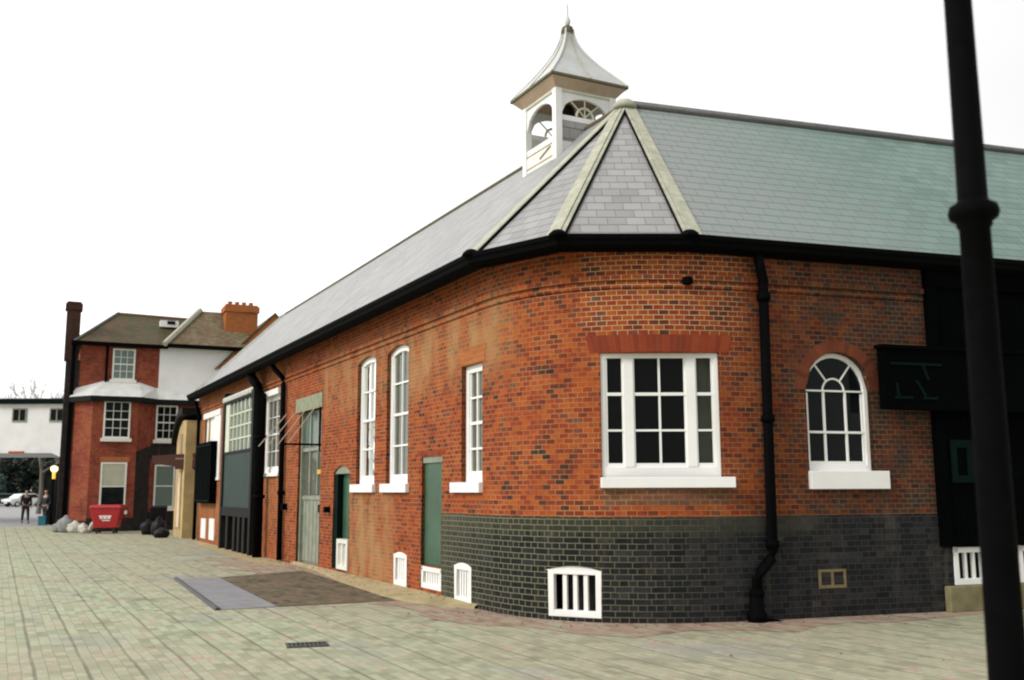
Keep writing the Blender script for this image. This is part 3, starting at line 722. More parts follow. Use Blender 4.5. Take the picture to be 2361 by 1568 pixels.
# terracotta air brick
T, w_ = FR(27.49, 27.91); m = MB(); m.box(T, 0, w_, -.02, .012, .37, .41); m.box(T, 0, w_, -.02, .012, .575, .61)
for x in (0, w_/2-.02, w_-.04): m.box(T, x, x+.04, -.02, .012, .41, .575)
o = m.build('air_brick', 'vent_terracotta', BB)
m = MB(); m.box(T, .04, w_-.04, -.02, .003, .41, .575); m.build('air_brick_back', 'dark_brick', o)

# ---- black loading doors on the street wing
T, w_ = FR(29.42, 34.5); m = MB(); m.box(T, 0, .14, -.05, .10, .86, 4.72); m.box(T, .14, w_, -.05, .10, 4.45, 4.72); m.box(T, .14, w_, -.05, .09, .86, 1.0); m.box(T, 2.3, 2.42, -.05, .085, 1.0, 4.45)
ld = m.build('loading_doors', 'green_black', BB); ld['label'] = 'tall near-black green boarded loading doors above the grilles'
m = MB()
for k in range(20):
    a = .14+k*.108
    m.box(T, a+.004, a+.104, -.02, .045, 1.0, 4.45)
m.build('door_leaf', 'green_black', ld)
m = MB()
for k in range(24):
    a = 2.42+k*.11
    m.box(T, a+.004, a+.106, -.02, .045, 1.0, 4.45)
m.build('door_leaf', 'green_black', ld)
m = MB(); m.box(T, .24, .62, .046, .07, 1.72, 1.82); m.box(T, .24, .62, .046, .07, 2.2, 2.31); m.box(T, .24, .34, .046, .07, 1.82, 2.2); m.box(T, .52, .62, .046, .07, 1.82, 2.2)
m.build('hatch', 'teal_dark', ld)
openings.append((29.50, 34.4, .87, 4.55, 0))
T, w_ = FR(29.45, 33.2); m = MB(); m.box(T, 0, w_, .006, .12, 0, .34); m.build('stone_base', 'stone_base', BB, bevel=.015)
# big black sign board on the street wing: nothing legible, only faint green lines
T, w_ = FR(28.5, 31.2); m = MB(); m.box(T, 0, w_, .12, .24, 2.70, 3.52); m.box(T, -.04, w_+.04, .11, .28, 3.52, 3.57)
for x in (.3, w_-.3): m.box(T, x, x+.06, -.02, .12, 2.9, 3.3)
SB = root('sign_board', W(29.8)[0].to_3d() + V((0, 0, 2.7)), 'black board with faint green line pattern beside the round-headed window', 'sign')
m.build('board', 'green_black', SB)
m = MB(); m.box(T, .12, .95, .241, .252, 3.30, 3.335)
m.box(T, .16, .45, .241, .252, 2.84, 2.875); m.box(T, .62, .85, .241, .252, 2.84, 2.875)
for a in ((.18, 3.05, .2, 2.86), (.5, 3.1, .65, 2.86), (.62, 3.3, .7, 3.1)):
    m.prism(T, [(a[0], a[1]), (a[0]+.04, a[1]), (a[2]+.04, a[3]), (a[2], a[3])], .241, .252)
m.build('green_lines', 'teal_dark', SB)

# ---- walls
ZT = 4.95
ops = openings
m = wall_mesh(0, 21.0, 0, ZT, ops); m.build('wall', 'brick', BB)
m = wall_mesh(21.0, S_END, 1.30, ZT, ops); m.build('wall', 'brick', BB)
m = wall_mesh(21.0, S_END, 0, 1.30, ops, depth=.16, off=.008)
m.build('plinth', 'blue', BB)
# string courses and the slightly oversailing top courses
def sweep(s0, s1, prof, name, mat, step=.25):
    st = sorted({round(s0, 3), round(s1, 3)} | {round(c, 3) for c in CUM if s0 < c < s1})
    m = MB()
    for a, b_ in zip(st, st[1:]):
        for (o0, z0), (o1, z1) in zip(prof, prof[1:]):
            hgt = abs(z1-z0)+abs(o1-o0)
            m.face([WP(a, o0, z0), WP(b_, o0, z0), WP(b_, o1, z1), WP(a, o1, z1)], [(a, z0), (b_, z0), (b_, z0+hgt), (a, z0+hgt)])
    return m.build(name, mat, BB)
sweep(0, 29.4, [(0, 4.245), (.03, 4.25), (.03, 4.315), (.012, 4.322), (.012, 4.345), (.055, 4.35), (.055, 4.415), (.02, 4.42), (.02, 4.74), (.045, 4.745), (.045, ZT)], 'string_course', 'brick')
# back and end walls, floor
def pl(a, o): return a + o
RL = E[0] + nL*3.0; P = V((1.85, 15.5)); 
RR = P + dR*14
ZE, ZR = 4.88, 7.82
bl0 = L0 + nL*5.2; br0 = PATH[-1] + nR*5.4
# inner corner of back walls
pa, pb = bl0, br0
dd = dL.x*dR.y - dR.x*dL.y; q_ = pb - pa; tt = (q_.x*dR.y - dR.x*q_.y)/dd; Q = pa + dL*tt
def v3(p, z): return V((p.x, p.y, z))
m = MB()
m.face([v3(bl0, 0), v3(Q, 0), v3(Q, 4.9), v3(bl0, 4.9)]); m.face([v3(Q, 0), v3(br0, 0), v3(br0, 4.9), v3(Q, 4.9)])
m.face([v3(L0, 0), v3(bl0, 0), v3(bl0, 4.9), v3(RL+dL*.15, 7.7), v3(L0, 4.9)])
m.face([v3(PATH[-1], 0), v3(br0, 0), v3(br0, 4.9), v3(RR-dR*.1, 7.7), v3(PATH[-1], 4.9)])
m.build('end_wall', 'brick', BB)
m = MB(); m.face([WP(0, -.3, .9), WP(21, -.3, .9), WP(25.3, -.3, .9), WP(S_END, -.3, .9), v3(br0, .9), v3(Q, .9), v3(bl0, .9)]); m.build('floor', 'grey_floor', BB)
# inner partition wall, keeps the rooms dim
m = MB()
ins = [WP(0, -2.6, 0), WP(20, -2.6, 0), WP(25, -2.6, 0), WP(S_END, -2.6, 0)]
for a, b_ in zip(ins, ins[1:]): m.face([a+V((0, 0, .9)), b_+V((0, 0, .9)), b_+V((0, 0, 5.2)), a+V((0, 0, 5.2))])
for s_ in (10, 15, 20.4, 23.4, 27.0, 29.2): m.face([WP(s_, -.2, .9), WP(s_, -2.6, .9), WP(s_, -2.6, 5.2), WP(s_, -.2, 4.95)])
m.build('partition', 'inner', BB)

# ---- roof
ER = E[3] + dR*15.2
RRx = P + dR*(ER-E[3]).length*1.0
ebl = RL + nL*3.0; ebr = RRx + nR*3.0
q_ = ebr - ebl; tt = (q_.x*dR.y - dR.x*q_.y)/dd; Qe = ebl + dL*tt
def rface(name, pts, mat):
    m = MB(); m.face(pts); return m.build(name, mat, BB)
P3 = v3(P, ZR)
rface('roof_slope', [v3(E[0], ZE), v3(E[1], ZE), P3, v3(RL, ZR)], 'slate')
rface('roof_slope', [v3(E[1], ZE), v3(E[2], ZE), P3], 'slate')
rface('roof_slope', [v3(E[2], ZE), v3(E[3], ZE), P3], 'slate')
rface('roof_slope', [v3(E[3], ZE), v3(ER, ZE), v3(RRx, ZR), P3], 'slate_green')
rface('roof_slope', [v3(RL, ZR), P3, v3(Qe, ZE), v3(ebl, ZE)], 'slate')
rface('roof_slope', [P3, v3(RRx, ZR), v3(ebr, ZE), v3(Qe, ZE)], 'slate_green')
nf = {}
def nrm(a, b_, c): 
    x = (b_-a).cross(c-a).normalized(); return x if x.z > 0 else -x
N1 = nrm(v3(E[0], ZE), v3(E[1], ZE), P3); N2 = nrm(v3(E[1], ZE), v3(E[2], ZE), P3); N3 = nrm(v3(E[2], ZE), v3(E[3], ZE), P3); N4 = nrm(v3(E[3], ZE), v3(ER, ZE), P3)
def hip(e, na, nb, ref_a, wa, wb, name, mat, th=.03, lift=.012):
    a, b_ = v3(e, ZE), P3; d = (b_-a).normalized(); m = MB()
    for nn, w__, sgn in ((na, wa, -1), (nb, wb, 1)):
        if w__ <= 0: continue
        t = nn.cross(d).normalized()
        t = t if t.dot(ref_a)*sgn > 0 else -t
        o = nn*lift; q0 = [a+o, a+t*w__+o, b_+t*w__*.75+o, b_+o]; q1 = [x + nn*th for x in q0]
        m.face(q0); m.face(q1[::-1])
        for i in range(4): j = (i+1) % 4; m.face([q0[i], q0[j], q1[j], q1[i]])
    return m.build(name, mat, BB, weld=False)
rx = V((1, 0, 0))
hip(E[1], N1, N2, V((.7, -.7, 0)), .34, .03, 'hip_flashing', 'mossy')
hip(E[2], N2, N3, rx, .20, .05, 'hip_flashing', 'mossy')
hip(E[3], N3, N4, rx, .05, .20, 'hip_flashing', 'mossy')
m = MB(); d = (P3-v3(E[1], ZE)).normalized(); t = N2.cross(d).normalized(); t = t if t.x > 0 else -t
m.tube([v3(E[1], ZE)+t*.05+N2*.02, P3+t*.045+N2*.02], .018, 6); m.build('hip_edge_shade', 'iron', BB)  # black tube draws the shadow line beside the hip flashing
for e, na, nb, sg in ((E[2], N2, N3, 1), (E[3], N3, N4, -1)):
    d = (P3-v3(e, ZE)).normalized(); t = N3.cross(d).normalized(); t = t if t.x*sg > 0 else -t
    m = MB(); m.tube([v3(e, ZE)+t*.065+N3*.02, P3+t*.055+N3*.02], .016, 6); m.build('hip_edge_shade', 'iron', BB)  # same drawn shadow line along the other two hips
m = MB(); m.lathe(P3+V((0, 0, -.06)), [(.2, 0), (.19, .07), (.12, .14), (.03, .17)], 14); m.build('hip_saddle', 'mossy', BB, smooth=True)
m = MB(); m.tube([P3+v3(dR*.12, .03), v3(RRx, ZR+.03)], .075, 8); m.build('ridge_roll', 'slate_dark', BB, smooth=True)
m = MB(); m.tube([P3+v3(-dL*.15, .01), v3(RL, ZR+.01)], .045, 8); m.build('ridge_roll', 'ridge_olive', BB, smooth=True)
# verge at the far end
m = MB(); dv = (v3(RL, ZR)-v3(E[0], ZE)).normalized()
for a, b_, wv, mat_o in ((0, .09, .09, 0),): 
    q0 = [v3(E[0], ZE)-v3(dL*.06, 0), v3(E[0], ZE)+v3(dL*.06, 0), v3(RL, ZR)+v3(dL*.06, 0), v3(RL, ZR)-v3(dL*.06, 0)]
    q1 = [p+V((0, 0, .05)) for p in q0]; m.face(q0); m.face(q1)
    for i in range(4): j = (i+1) % 4; m.face([q0[i], q0[j], q1[j], q1[i]])
m.build('verge', 'mossy', BB)
m = MB(); t0, t1 = v3(E[0]+dL*.75, ZE), v3(RL+dL*.75, ZR); m.tube([t0+N1*.02, t1+N1*.02], .025, 6); m.build('verge_seam', 'lead', BB)
# gutter: ogee section swept along the eaves polyline
def mitre(poly, off):
    outp = []
    for i, p in enumerate(poly):
        if i == 0: d = (poly[1]-p).normalized(); outp.append(p+V((d.y, -d.x))*off); continue
        if i == len(poly)-1: d = (p-poly[i-1]).normalized(); outp.append(p+V((d.y, -d.x))*off); continue
        a = (p-poly[i-1]).normalized(); b_ = (poly[i+1]-p).normalized(); na, nb = V((a.y, -a.x)), V((b_.y, -b_.x))
        h = (na+nb).normalized(); outp.append(p + h*(off/h.dot(na)))
    return outp
EV = [E[0], E[1], E[2], E[3], ER]
prof = [(-.03, 4.70), (.02, 4.70), (.03, 4.71), (.07, 4.715), (.11, 4.74), (.12, 4.80), (.14, 4.82), (.145, 4.87), (.13, 4.885), (.11, 4.87), (.09, 4.80), (-.03, 4.78)]
m = MB(); rows = [mitre(EV, o) for o, z in prof]
for (ra, (oa, za)), (rb, (ob, zb)) in zip(zip(rows, prof), zip(rows[1:]+rows[:1], prof[1:]+prof[:1])):
    for i in range(len(EV)-1): m.face([v3(ra[i], za), v3(ra[i+1], za), v3(rb[i+1], zb), v3(rb[i], zb)])
m.build('gutter', 'iron', BB)
m = MB(); ra, rb = mitre(EV, -.09), mitre(EV, .0)
for i in range(len(EV)-1):
    m.face([v3(ra[i], 4.69), v3(ra[i+1], 4.69), v3(rb[i+1], 4.69), v3(rb[i], 4.69)]); m.face([v3(rb[i], 4.69), v3(rb[i+1], 4.69), v3(rb[i+1], 4.84), v3(rb[i], 4.84)]); m.face([v3(ra[i], 4.69), v3(ra[i+1], 4.69), v3(ra[i+1], 4.86), v3(ra[i], 4.86)])
m.build('fascia', 'iron', BB)
for k, e in enumerate((E[1], E[2], E[3])):
    q0 = mitre(EV, .06)[k+1]; m = MB()
    m.lathe(v3(q0, 4.84), [(.02, 0), (.14, .01), (.12, .06), (.07, .10), (.02, .115)], 12); m.build('gutter_cap', 'iron', BB, smooth=True)

# ---- downpipes
def downpipe(pts, r, collars=(), head=None, shoe=None, label=None):
    m = MB(); m.tube(pts, r, 12)
    for p in collars: m.lathe(V(p), [(r*1.0, -.05), (r*1.35, -.045), (r*1.35, .045), (r*1.0, .05)], 12)
    o = m.build('downpipe', 'iron', BB)
    for p_ in o.data.polygons: p_.use_smooth = True
    if label: o['label'] = label
    return o
dp = downpipe([WP(26.70, .16, 4.72), WP(26.72, .16, 4.55), WP(26.80, .10, 4.38), WP(26.80, .09, 4.2), WP(26.78, .09, .86), WP(26.76, .09, .78), WP(26.60, .09, .62), WP(26.54, .09, .52), WP(26.52, .09, .02)], .068,
              [WP(26.80, .09, 4.15), WP(26.79, .09, 2.55), WP(26.78, .09, .95), WP(26.53, .09, .35)], label='black cast iron downpipe with kink near its foot at the rounded corner')
m = MB(); m.lathe(WP(26.52, .09, 0), [(.13, .0), (.13, .10), (.095, .14), (.09, .3), (.07, .34)], 12); m.build('pipe_foot', 'iron', dp, smooth=True)
m = MB(); T, w_ = FR(26.55, 26.95); m.prism(T, [(0, .0), (.34, .0), (.05, .05)], .02, .16); m.build('pipe_shoe', 'iron', dp)
downpipe([WP(10.9, .26, 4.72), WP(11.0, .22, 4.6), WP(11.35, .10, 4.35), WP(11.38, .09, 4.2), WP(11.45, .09, .03)], .065, [WP(11.4, .09, 3.2), WP(11.44, .09, 1.6)], label='black downpipe between the white sash and the grey door')
downpipe([WP(8.7, .30, 4.75), WP(8.8, .28, 4.6), WP(9.6, .30, 4.3), WP(9.7, .22, 4.1), WP(9.75, .22, .0)], .12, [WP(9.7, .22, 3.0), WP(9.73, .22, 1.5)], label='thick black downpipe beside the timber bay')
downpipe([WP(.1, .26, 4.7), WP(.05, .16, 4.4), WP(0.0, .1, 4.2), WP(0.0, .1, .03)], .06, [WP(0, .1, 2.4)], label='slim black downpipe at the far end of the long side')
m = MB(); T, w_ = FR(15.05, 15.3); m.box(T, 0, .12, -.01, .12, 1.2, 1.32); m.build('door_stop', 'iron', BB)
m = MB(); T, w_ = FR(11.6, 11.85); m.box(T, 0, .12, -.01, .12, 1.2, 1.35); m.build('tap_box', 'iron', BB)
m = MB(); c_ = WP(25.75, .06, 4.33); m.lathe(c_, [(.05, -.05), (.07, -.04), (.07, .04), (.05, .05)], 10); m.build('wall_tie_plate', 'iron', BB)

# ------------------------------------------------------------------ cupola on the ridge
CC = V((1.03, 17.10)); e1 = V((.4555, -.8902)); e2 = V((-.8902, -.4555))
def CT(ang):                              # frame of one face: x to viewer's right, y outward
    o_ = [e1, e2, -e1, -e2][ang]; return frame(CC, (-o_.y, o_.x), o_)
b0 = .60; zr = 8.62; zap = 9.95
m = MB(); T = CT(0)
m.box(T, -b0+.01, b0-.01, -b0+.01, b0-.01, 6.9, 7.55)
cup = m.build('cupola', 'white_old', BB); cup['label'] = 'white timber bell cupola with arched openings and flared pale roof'
for (sx, sy) in ((-1, -1), (1, -1), (1, 1), (-1, 1)):
    m = MB(); x, y = sx*(b0-.05), sy*(b0-.05); m.box(T, x-.065, x+.065, y-.065, y+.065, 6.9, zr); m.build('post', 'white', cup, bevel=.006)
for k in range(4):
    T = CT(k); hw = b0-.115; zs0 = 8.03; rs = .33; zf = 8.44; m = MB(); nseg = 12
    pts = [(-hw+2*hw*i/nseg, zs0+rs*sqrt(max(0, 1-((-hw+2*hw*i/nseg)/hw)**2))) for i in range(nseg+1)]
    for (xa, za), (xb, zb) in zip(pts, pts[1:]): m.prism(T, [(xa, za), (xb, zb), (xb, zf), (xa, zf)], b0-.07, b0-.02)
    m.build('arch_panel', 'white', cup)
    m = MB(); m.box(T, -b0, b0, b0-.08, b0+.012, zf, zr-.1); m.build('frieze', 'cream', cup)
    m = MB(); m.face([T(-b0-.012, b0+.012, zr-.14), T(b0+.012, b0+.012, zr-.14), T(.75, .75, zr+.01), T(-.75, .75, zr+.01)]); m.build('cove', 'tan_light', cup)
    m = MB(); m.box(T, -hw-.02, hw+.02, b0-.075, b0-.015, (7.93 if k in (0, 2) else 7.60), (8.02 if k in (0, 2) else 7.66)); m.build('opening_sill', 'white', cup)
    # tracery: half ring with spokes
    m = MB(); zt_ = 8.04
    rg = [(.17*cos(pi*i/10), zt_+.17*sin(pi*i/10)) for i in range(11)]
    if k in (0, 2, 3):
        for (xa, za), (xb, zb) in zip(rg, rg[1:]): m.tube([T(xa, b0-.045, za), T(xb, b0-.045, zb)], .022, 6)
        for i in range(1, 4):
            a = pi*i/4; m.tube([T(0, b0-.045, zt_), T(.17*cos(a), b0-.045, zt_+.17*sin(a))], .012, 5)
            m.tube([T(.17*cos(a), b0-.045, zt_+.17*sin(a)), T(.42*cos(a), b0-.045, zt_+.38*sin(a))], .014, 5)
        m.build('tracery', 'cream', cup)
    m = MB()
    if k == 0:
        m.box(T, -b0+.11, b0-.11, b0-.06, b0-.02, 7.55, 7.95); m.build('slate_apron', 'slate', cup)
    elif k == 1:
        m.box(T, -b0+.11, b0-.11, b0-.06, b0-.02, 6.95, 7.6); o = m.build('louvre_panel', 'white', cup)
        m = MB(); m.box(T, -b0+.11, b0-.11, b0-.02, b0-.005, 7.53, 7.55); m.box(T, -b0+.11, b0-.11, b0-.02, b0-.005, 7.30, 7.32)
        m.tube([T(.0, b0-.0, 7.38), T(.38, b0-.0, 7.5)], .012, 5); m.build('batten', 'tan', o)
    else: m.box(T, -b0+.11, b0-.11, b0-.06, b0-.02, 7.0, 7.93 if k == 2 else 7.6); m.build('louvre_panel', 'white_old', cup)
m = MB(); m.lathe(v3(CC, 8.12), [(.17, .04), (.14, .09), (.12, .18), (.10, .28), (.05, .34)], 16); m.build('bell', 'bell_dark', cup, smooth=True)
m = MB(); m.box(CT(0), -.5, .5, -.5, .5, 8.47, 8.5); m.build('ceiling', 'tan', cup)
# soffit, gutter line, flared roof with rolls
T = CT(0); a0 = .77
m = MB(); m.box(T, -a0+.03, a0-.03, -a0+.03, a0-.03, zr, zr+.035); m.build('soffit', 'tan', cup)
m = MB()
for k in range(4):
    Tk = CT(k); m.box(Tk, -a0, a0, a0-.028, a0+.012, zr+.02, zr+.06)
m.build('eaves_rim', 'rim', cup)
prof = []
for i in range(13):
    t = i/12; prof.append((a0*((1-t)**1.75)*.92+.075*t+a0*.08*(1-t), zr+.06+(zap-zr-.12)*(t**.92)))
m = MB()
for i in range(12):
    (ra_, za), (rb_, zb) = prof[i], prof[i+1]
    for k in range(4):
        Tk = CT(k); m.face([Tk(-ra_, ra_, za), Tk(ra_, ra_, za), Tk(rb_, rb_, zb), Tk(-rb_, rb_, zb)])
m.build('turret_roof', 'lead_roof', cup)
for k in range(4):
    Tk = CT(k)
    m = MB(); m.tube([Tk(r+.004, r+.004, z+.008) for r, z in prof], .016, 6); m.build('hip_roll', 'lead', cup)
    m = MB(); m.tube([Tk(0, r+.006, z+.006) for r, z in prof], .011, 6); m.build('lead_roll', 'mossy', cup)
m = MB(); m.lathe(v3(CC, zap-.12), [(.11, 0), (.12, .05), (.10, .12), (.04, .15)], 10); m.build('roof_cap', 'ridge_olive', cup)
m = MB(); m.lathe(v3(CC, zap+.02), [(.03, 0), (.05, .05), (.06, .10), (.045, .16), (.02, .20), (.018, .40), (.004, .46)], 12); m.build('finial', 'lead', cup, smooth=True)

# ------------------------------------------------------------------ kerb, patches, drain
def gs(d, o): p = L0 + dL*d - nL*o; return V((p.x, p.y, 0))
m = MB(); 
kp = [(12.4, .05), (14.5, .10), (17, .42), (20, .62), (21.0, .58), (21.7, .35), (22.3, .06)]
inner = [gs(d, -.02) for d, o in kp]; outer = [gs(d, o) for d, o in kp]
for i in range(len(kp)-1):
    a, b_, c_, d_ = inner[i], inner[i+1], outer[i+1], outer[i]; h = V((0, 0, .07))
    m.face([a+h, b_+h, c_+h*.6, d_+h*.6]); m.face([d_+h*.6, c_+h*.6, c_, d_])
m.face([inner[0]+h, outer[0]+h*.6, outer[0], inner[0]])
tag(m.build('kerb', 'kerbstone'), kind='structure')
def patch(name, pts, mat, z):
    m = MB(); m.face([V((x, y, z)) for x, y in pts]); return tag(m.build(name, mat), kind='structure')
patch('paving_panel', [(-5.63, 19.6), (-4.35, 21.2), (-1.75, 15.45), (-3.37, 14.72)], 'paving_dark', .008)
patch('slab_strip', [(-6.35, 19.37), (-5.63, 19.6), (-3.37, 14.70), (-4.08, 14.38)], 'lead_slab', .006)
m = MB(); m.tube([V((-6.4, 19.4, .0)), V((-4.12, 14.33, .0))], .045, 6); tag(m.build('slab_edge', 'dark_metal'), kind='structure')
pf = [(11.2, .01), (13, .25), (12.3, .7), (8, .7), (1, .35), (0, .3), (0, 0)]
m = MB(); m.face([gs(d, o)+V((0, 0, .005)) for d, o in pf]); tag(m.build('mossy_verge', 'kerbstone'), kind='structure')
m = MB(); n_ = 44; q = []
for i in range(n_+1):
    s_ = 9.5 + (31.5-9.5)*i/n_; wd = .95 + .22*sin(i*1.7) + .12*sin(i*4.1)
    if s_ > 25: wd *= max(.45, 1-(s_-25)*.12)
    if s_ < 19: wd += .5
    q.append((WP(s_, -.05, .004), WP(s_, wd, .004)))
for a, b_ in zip(q, q[1:]): m.face([a[0], b_[0], b_[1], a[1]])
tag(m.build('pavement_border', 'paving_pink'), kind='structure')
rl = random.Random(5); m = MB()
for i in range(520):
    s_ = rl.uniform(9, 29.2); o_ = .04 + abs(rl.gauss(0, .28)) if rl.random() < .7 else rl.uniform(.1, 3.5)
    c_ = WP(s_, o_, .012); r_ = rl.uniform(.008, .026); a_ = rl.uniform(0, 6.3)
    if o_ < .7 and 14 < s_ < 22: c_.z = .08
    p_ = [c_+V((r_*cos(a_), r_*sin(a_), 0)), c_+V((r_*.6*cos(a_+1.6), r_*.6*sin(a_+1.6), r_*.5)), c_+V((-r_*cos(a_), -r_*sin(a_), r_*.2)), c_+V((-r_*.6*cos(a_+1.6), -r_*.6*sin(a_+1.6), 0))]
    m.face(p_)
lt = m.build('leaf_litter', 'litter', weld=False); tag(lt, 'small dry leaves and grit scattered along the foot of the brick walls', 'litter', kind='stuff')
DR = root('drain_cover', (-2.2, 11.1, 0), 'dark iron slotted drain cover set in the paving', 'drain cover')
T = yaw((-2.22, 11.12), 16)
m = MB(); m.box(T, -.22, .22, -.15, -.12, 0, .014); m.box(T, -.22, .22, .12, .15, 0, .014); m.box(T, -.22, -.19, -.12, .12, 0, .013); m.box(T, .19, .22, -.12, .12, 0, .013); m.build('rim', 'dark_metal', DR)
m = MB(); m.box(T, -.19, .19, -.12, .12, .001, .004)
m.build('pit', 'bell_dark', DR)
m = MB()
for k in range(8): m.box(T, -.17+.046*k, -.15+.046*k, -.12, .12, .005, .012)
m.build('grating', 'dark_metal', DR)
# ------------------------------------------------------------------ foreground lamp post
LP = root('lamp_post', (1.718, 3.6, 0), 'black iron lamp post with a ring collar, close to the camera', 'lamp post')
prof = [(.16, 0), (.16, .08), (.13, .12), (.12, .35), (.085, .42), (.075, .6), (.067, .75), (.061, 1.5), (.056, 2.2), (.054, 2.60)]
m = MB(); m.lathe((1.718, 3.6, 0), prof + [(.062, 2.61), (.062, 2.625), (.084, 2.64), (.09, 2.66), (.084, 2.685), (.060, 2.70), (.053, 2.71), (.050, 3.3), (.047, 4.0), (.045, 4.35)], 28)
m.build('column', 'iron', LP, smooth=True)
m = MB(); T = yaw((1.718, 3.6), 10); m.tube([T(-.3, 0, 4.1), T(.3, 0, 4.1)], .018, 8); m.build('ladder_bar', 'iron', LP)
m = MB(); m.lathe((1.718, 3.6, 4.35), [(.05, 0), (.12, .06), (.12, .09)], 6); m.lathe((1.718, 3.6, 4.93), [(.24, 0), (.25, .03), (.12, .2), (.05, .26), (.02, .38)], 6)
for k in range(6):
    a = 2*pi*k/6; m.tube([V((1.718+.12*cos(a), 3.6+.12*sin(a), 4.43)), V((1.718+.22*cos(a), 3.6+.22*sin(a), 4.94))], .012, 5)
m.build('lantern_frame', 'iron', LP)
m = MB(); m.lathe((1.718, 3.6, 4.44), [(.11, 0), (.205, .48)], 6); m.build('lantern_glass', 'glass', LP)

# ------------------------------------------------------------------ ochre lean-to and brown sign at the far end
OC = root('outhouse', (-12.3, 36.6, 0), 'low ochre rendered outhouse at the end of the long brick wing', 'outhouse')
p0 = V((-12.62, 37.4)); ux = V((.42, -.9)).normalized()
T = frame((-12.72, 38.0), ux, (ux.y, -ux.x))
wl = 2.6
m = MB(); m.prism(T, [(0, 0), (wl, 0), (wl, 4.15), (wl*.6, 4.2), (wl*.25, 3.95), (0, 3.5)], -2.6, 0); m.build('wall', 'ochre', OC)
m = MB(); rp = [(-.25, 3.35), (.1, 3.75), (wl*.3, 4.12), (wl*.6, 4.32), (wl+.1, 4.35)]
for (xa, za), (xb, zb) in zip(rp, rp[1:]): m.prism(T, [(xa, za), (xb, zb), (xb, zb+.24), (xa, za+.24)], -2.7, .18)
m.build('roof', 'tar', OC)
m = MB(); m.box(T, 1.1, 1.9, .003, .04, .35, 2.35); o = m.build('door', 'pale_door', OC)
m = MB(); m.box(T, 1.02, 1.1, .003, .05, .3, 2.42); m.box(T, 1.9, 1.98, .003, .05, .3, 2.42); m.box(T, 1.1, 1.9, .003, .05, 2.35, 2.42); m.build('door_frame', 'ochre', o)
m = MB(); m.box(T, 1.2, 1.7, .003, .03, 3.0, 3.7); m.build('window', 'tan', OC)
SG = root('hanging_sign', (-12.1, 35.6, 2.5), 'long brown sign board projecting from the ochre wall', 'sign')
T = frame((-13.0, 36.3), (1.75, -.55), (-.55, -1.75))
m = MB(); m.prism(T, [(0, 2.64), (.95, 2.52), (1.0, 2.42), (2.0, 2.42), (2.0, 2.98), (.9, 2.95), (0, 2.92)], -.04, .04); m.build('board', 'sign_brown', SG)
m = MB()
for k in range(7): m.box(T, 1.0+k*.11, 1.08+k*.11, .041, .048, 2.77, 2.82)
m.build('faded_lettering', 'sign_text', SG)

# ------------------------------------------------------------------ the brick house
HO = V((-18.45, 42.3)); az = radians(65); hx = V((sin(az), cos(az))); ho = V((cos(az), -sin(az)))
H = frame(HO, hx, ho)
HB = root('brick_house', (-16.9, 43.0, 0), 'three storey dark red brick house with tiled hipped roof and red brick chimney', 'house')
def hwin(x0, x1, z0, z1, y, cols, rows, glass, T=H, sillh=.14, meet=True, blind=None, lab=None):
    m = MB(); f = .07
    m.box(T, x0, x0+f, y-.02, y+.03, z0, z1); m.box(T, x1-f, x1, y-.02, y+.03, z0, z1); m.box(T, x0+f, x1-f, y-.02, y+.03, z1-f, z1); m.box(T, x0+f, x1-f, y-.02, y+.028, z0, z0+f)
    o = m.build('window', 'white_old', HB); 
    if lab: o['label'] = lab
    m = MB(); b_ = .024
    for i in range(1, cols): x = x0+f+(x1-x0-2*f)*i/cols; m.box(T, x-b_/2, x+b_/2, y-.01, y+.02, z0+f, z1-f)
    for j in range(1, rows): z = z0+f+(z1-z0-2*f)*j/rows; hb = .05 if j == rows//2 else b_; m.box(T, x0+f, x1-f, y-.009, y+.022, z-hb/2, z+hb/2)
    m.build('glazing_bars', 'white_old', o)
    m = MB(); m.box(T, x0+f*.5, x1-f*.5, y-.015, y-.005, z0+.03, z1-.03); m.build('pane', glass, o)
    m = MB(); m.box(T, x0-.08, x1+.08, y-.02, y+.12, z0-sillh, z0); m.build('sill', 'white_old', o)
    return o
# main block
m = MB(); m.box(H, 0, 3.2, -6, 0, 0, 7.86); m.build('wall', 'house_brick', HB)
m = MB(); m.box(H, 3.2, 6.5, -6, .05, 5.9, 7.95); m.build('rendered_wall', 'render_white', HB)
m = MB(); m.box(H, 3.2, 6.5, -6, -.02, 0, 5.9); m.build('wall', 'house_brick', HB)
m = MB(); m.box(H, 6.35, 7.1, -6, .1, 0, 7.6); m.build('wall', 'house_brick', HB)
# hipped tiled roofs
za, zb = 7.95, 9.75
m = MB(); a = [H(-.3, .3, za), H(3.4, .3, za), H(3.4, -6.3, za), H(-.3, -6.3, za)]; r1, r2 = H(1.55, -2.6, zb), H(4.9, -3.0, zb)
m.face([a[0], a[1], H(5.2, .3, za), r2, r1]); m.face([a[0], r1, H(1.55, -3.4, zb), a[3]]); m.face([r1, r2, H(4.9, -3.4, zb), H(1.55, -3.4, zb)]); m.face([a[3], H(1.55, -3.4, zb), H(4.9, -3.4, zb), H(7, -6.3, za)])
m.build('roof', 'clay', HB)
m = MB(); q = [H(3.35, .42, 8.0), H(7.4, .42, 8.0), H(7.4, -6.0, 8.0), H(3.35, -6.0, 8.0)]; t0, t1 = H(5.05, -1.6, 9.95), H(6.6, -1.6, 9.95)
m.face([q[0], q[1], t1, t0]); m.face([q[0], t0, H(5.05, -4, 9.95), q[3]]); m.face([q[1], t1, H(6.6, -4, 9.95), q[2]]); m.face([q[2], q[3], H(5.05, -4, 9.95), H(6.6, -4, 9.95)]); m.face([t0, t1, H(6.6, -4, 9.95), H(5.05, -4, 9.95)])
rf = m.build('roof', 'clay_pale', HB)
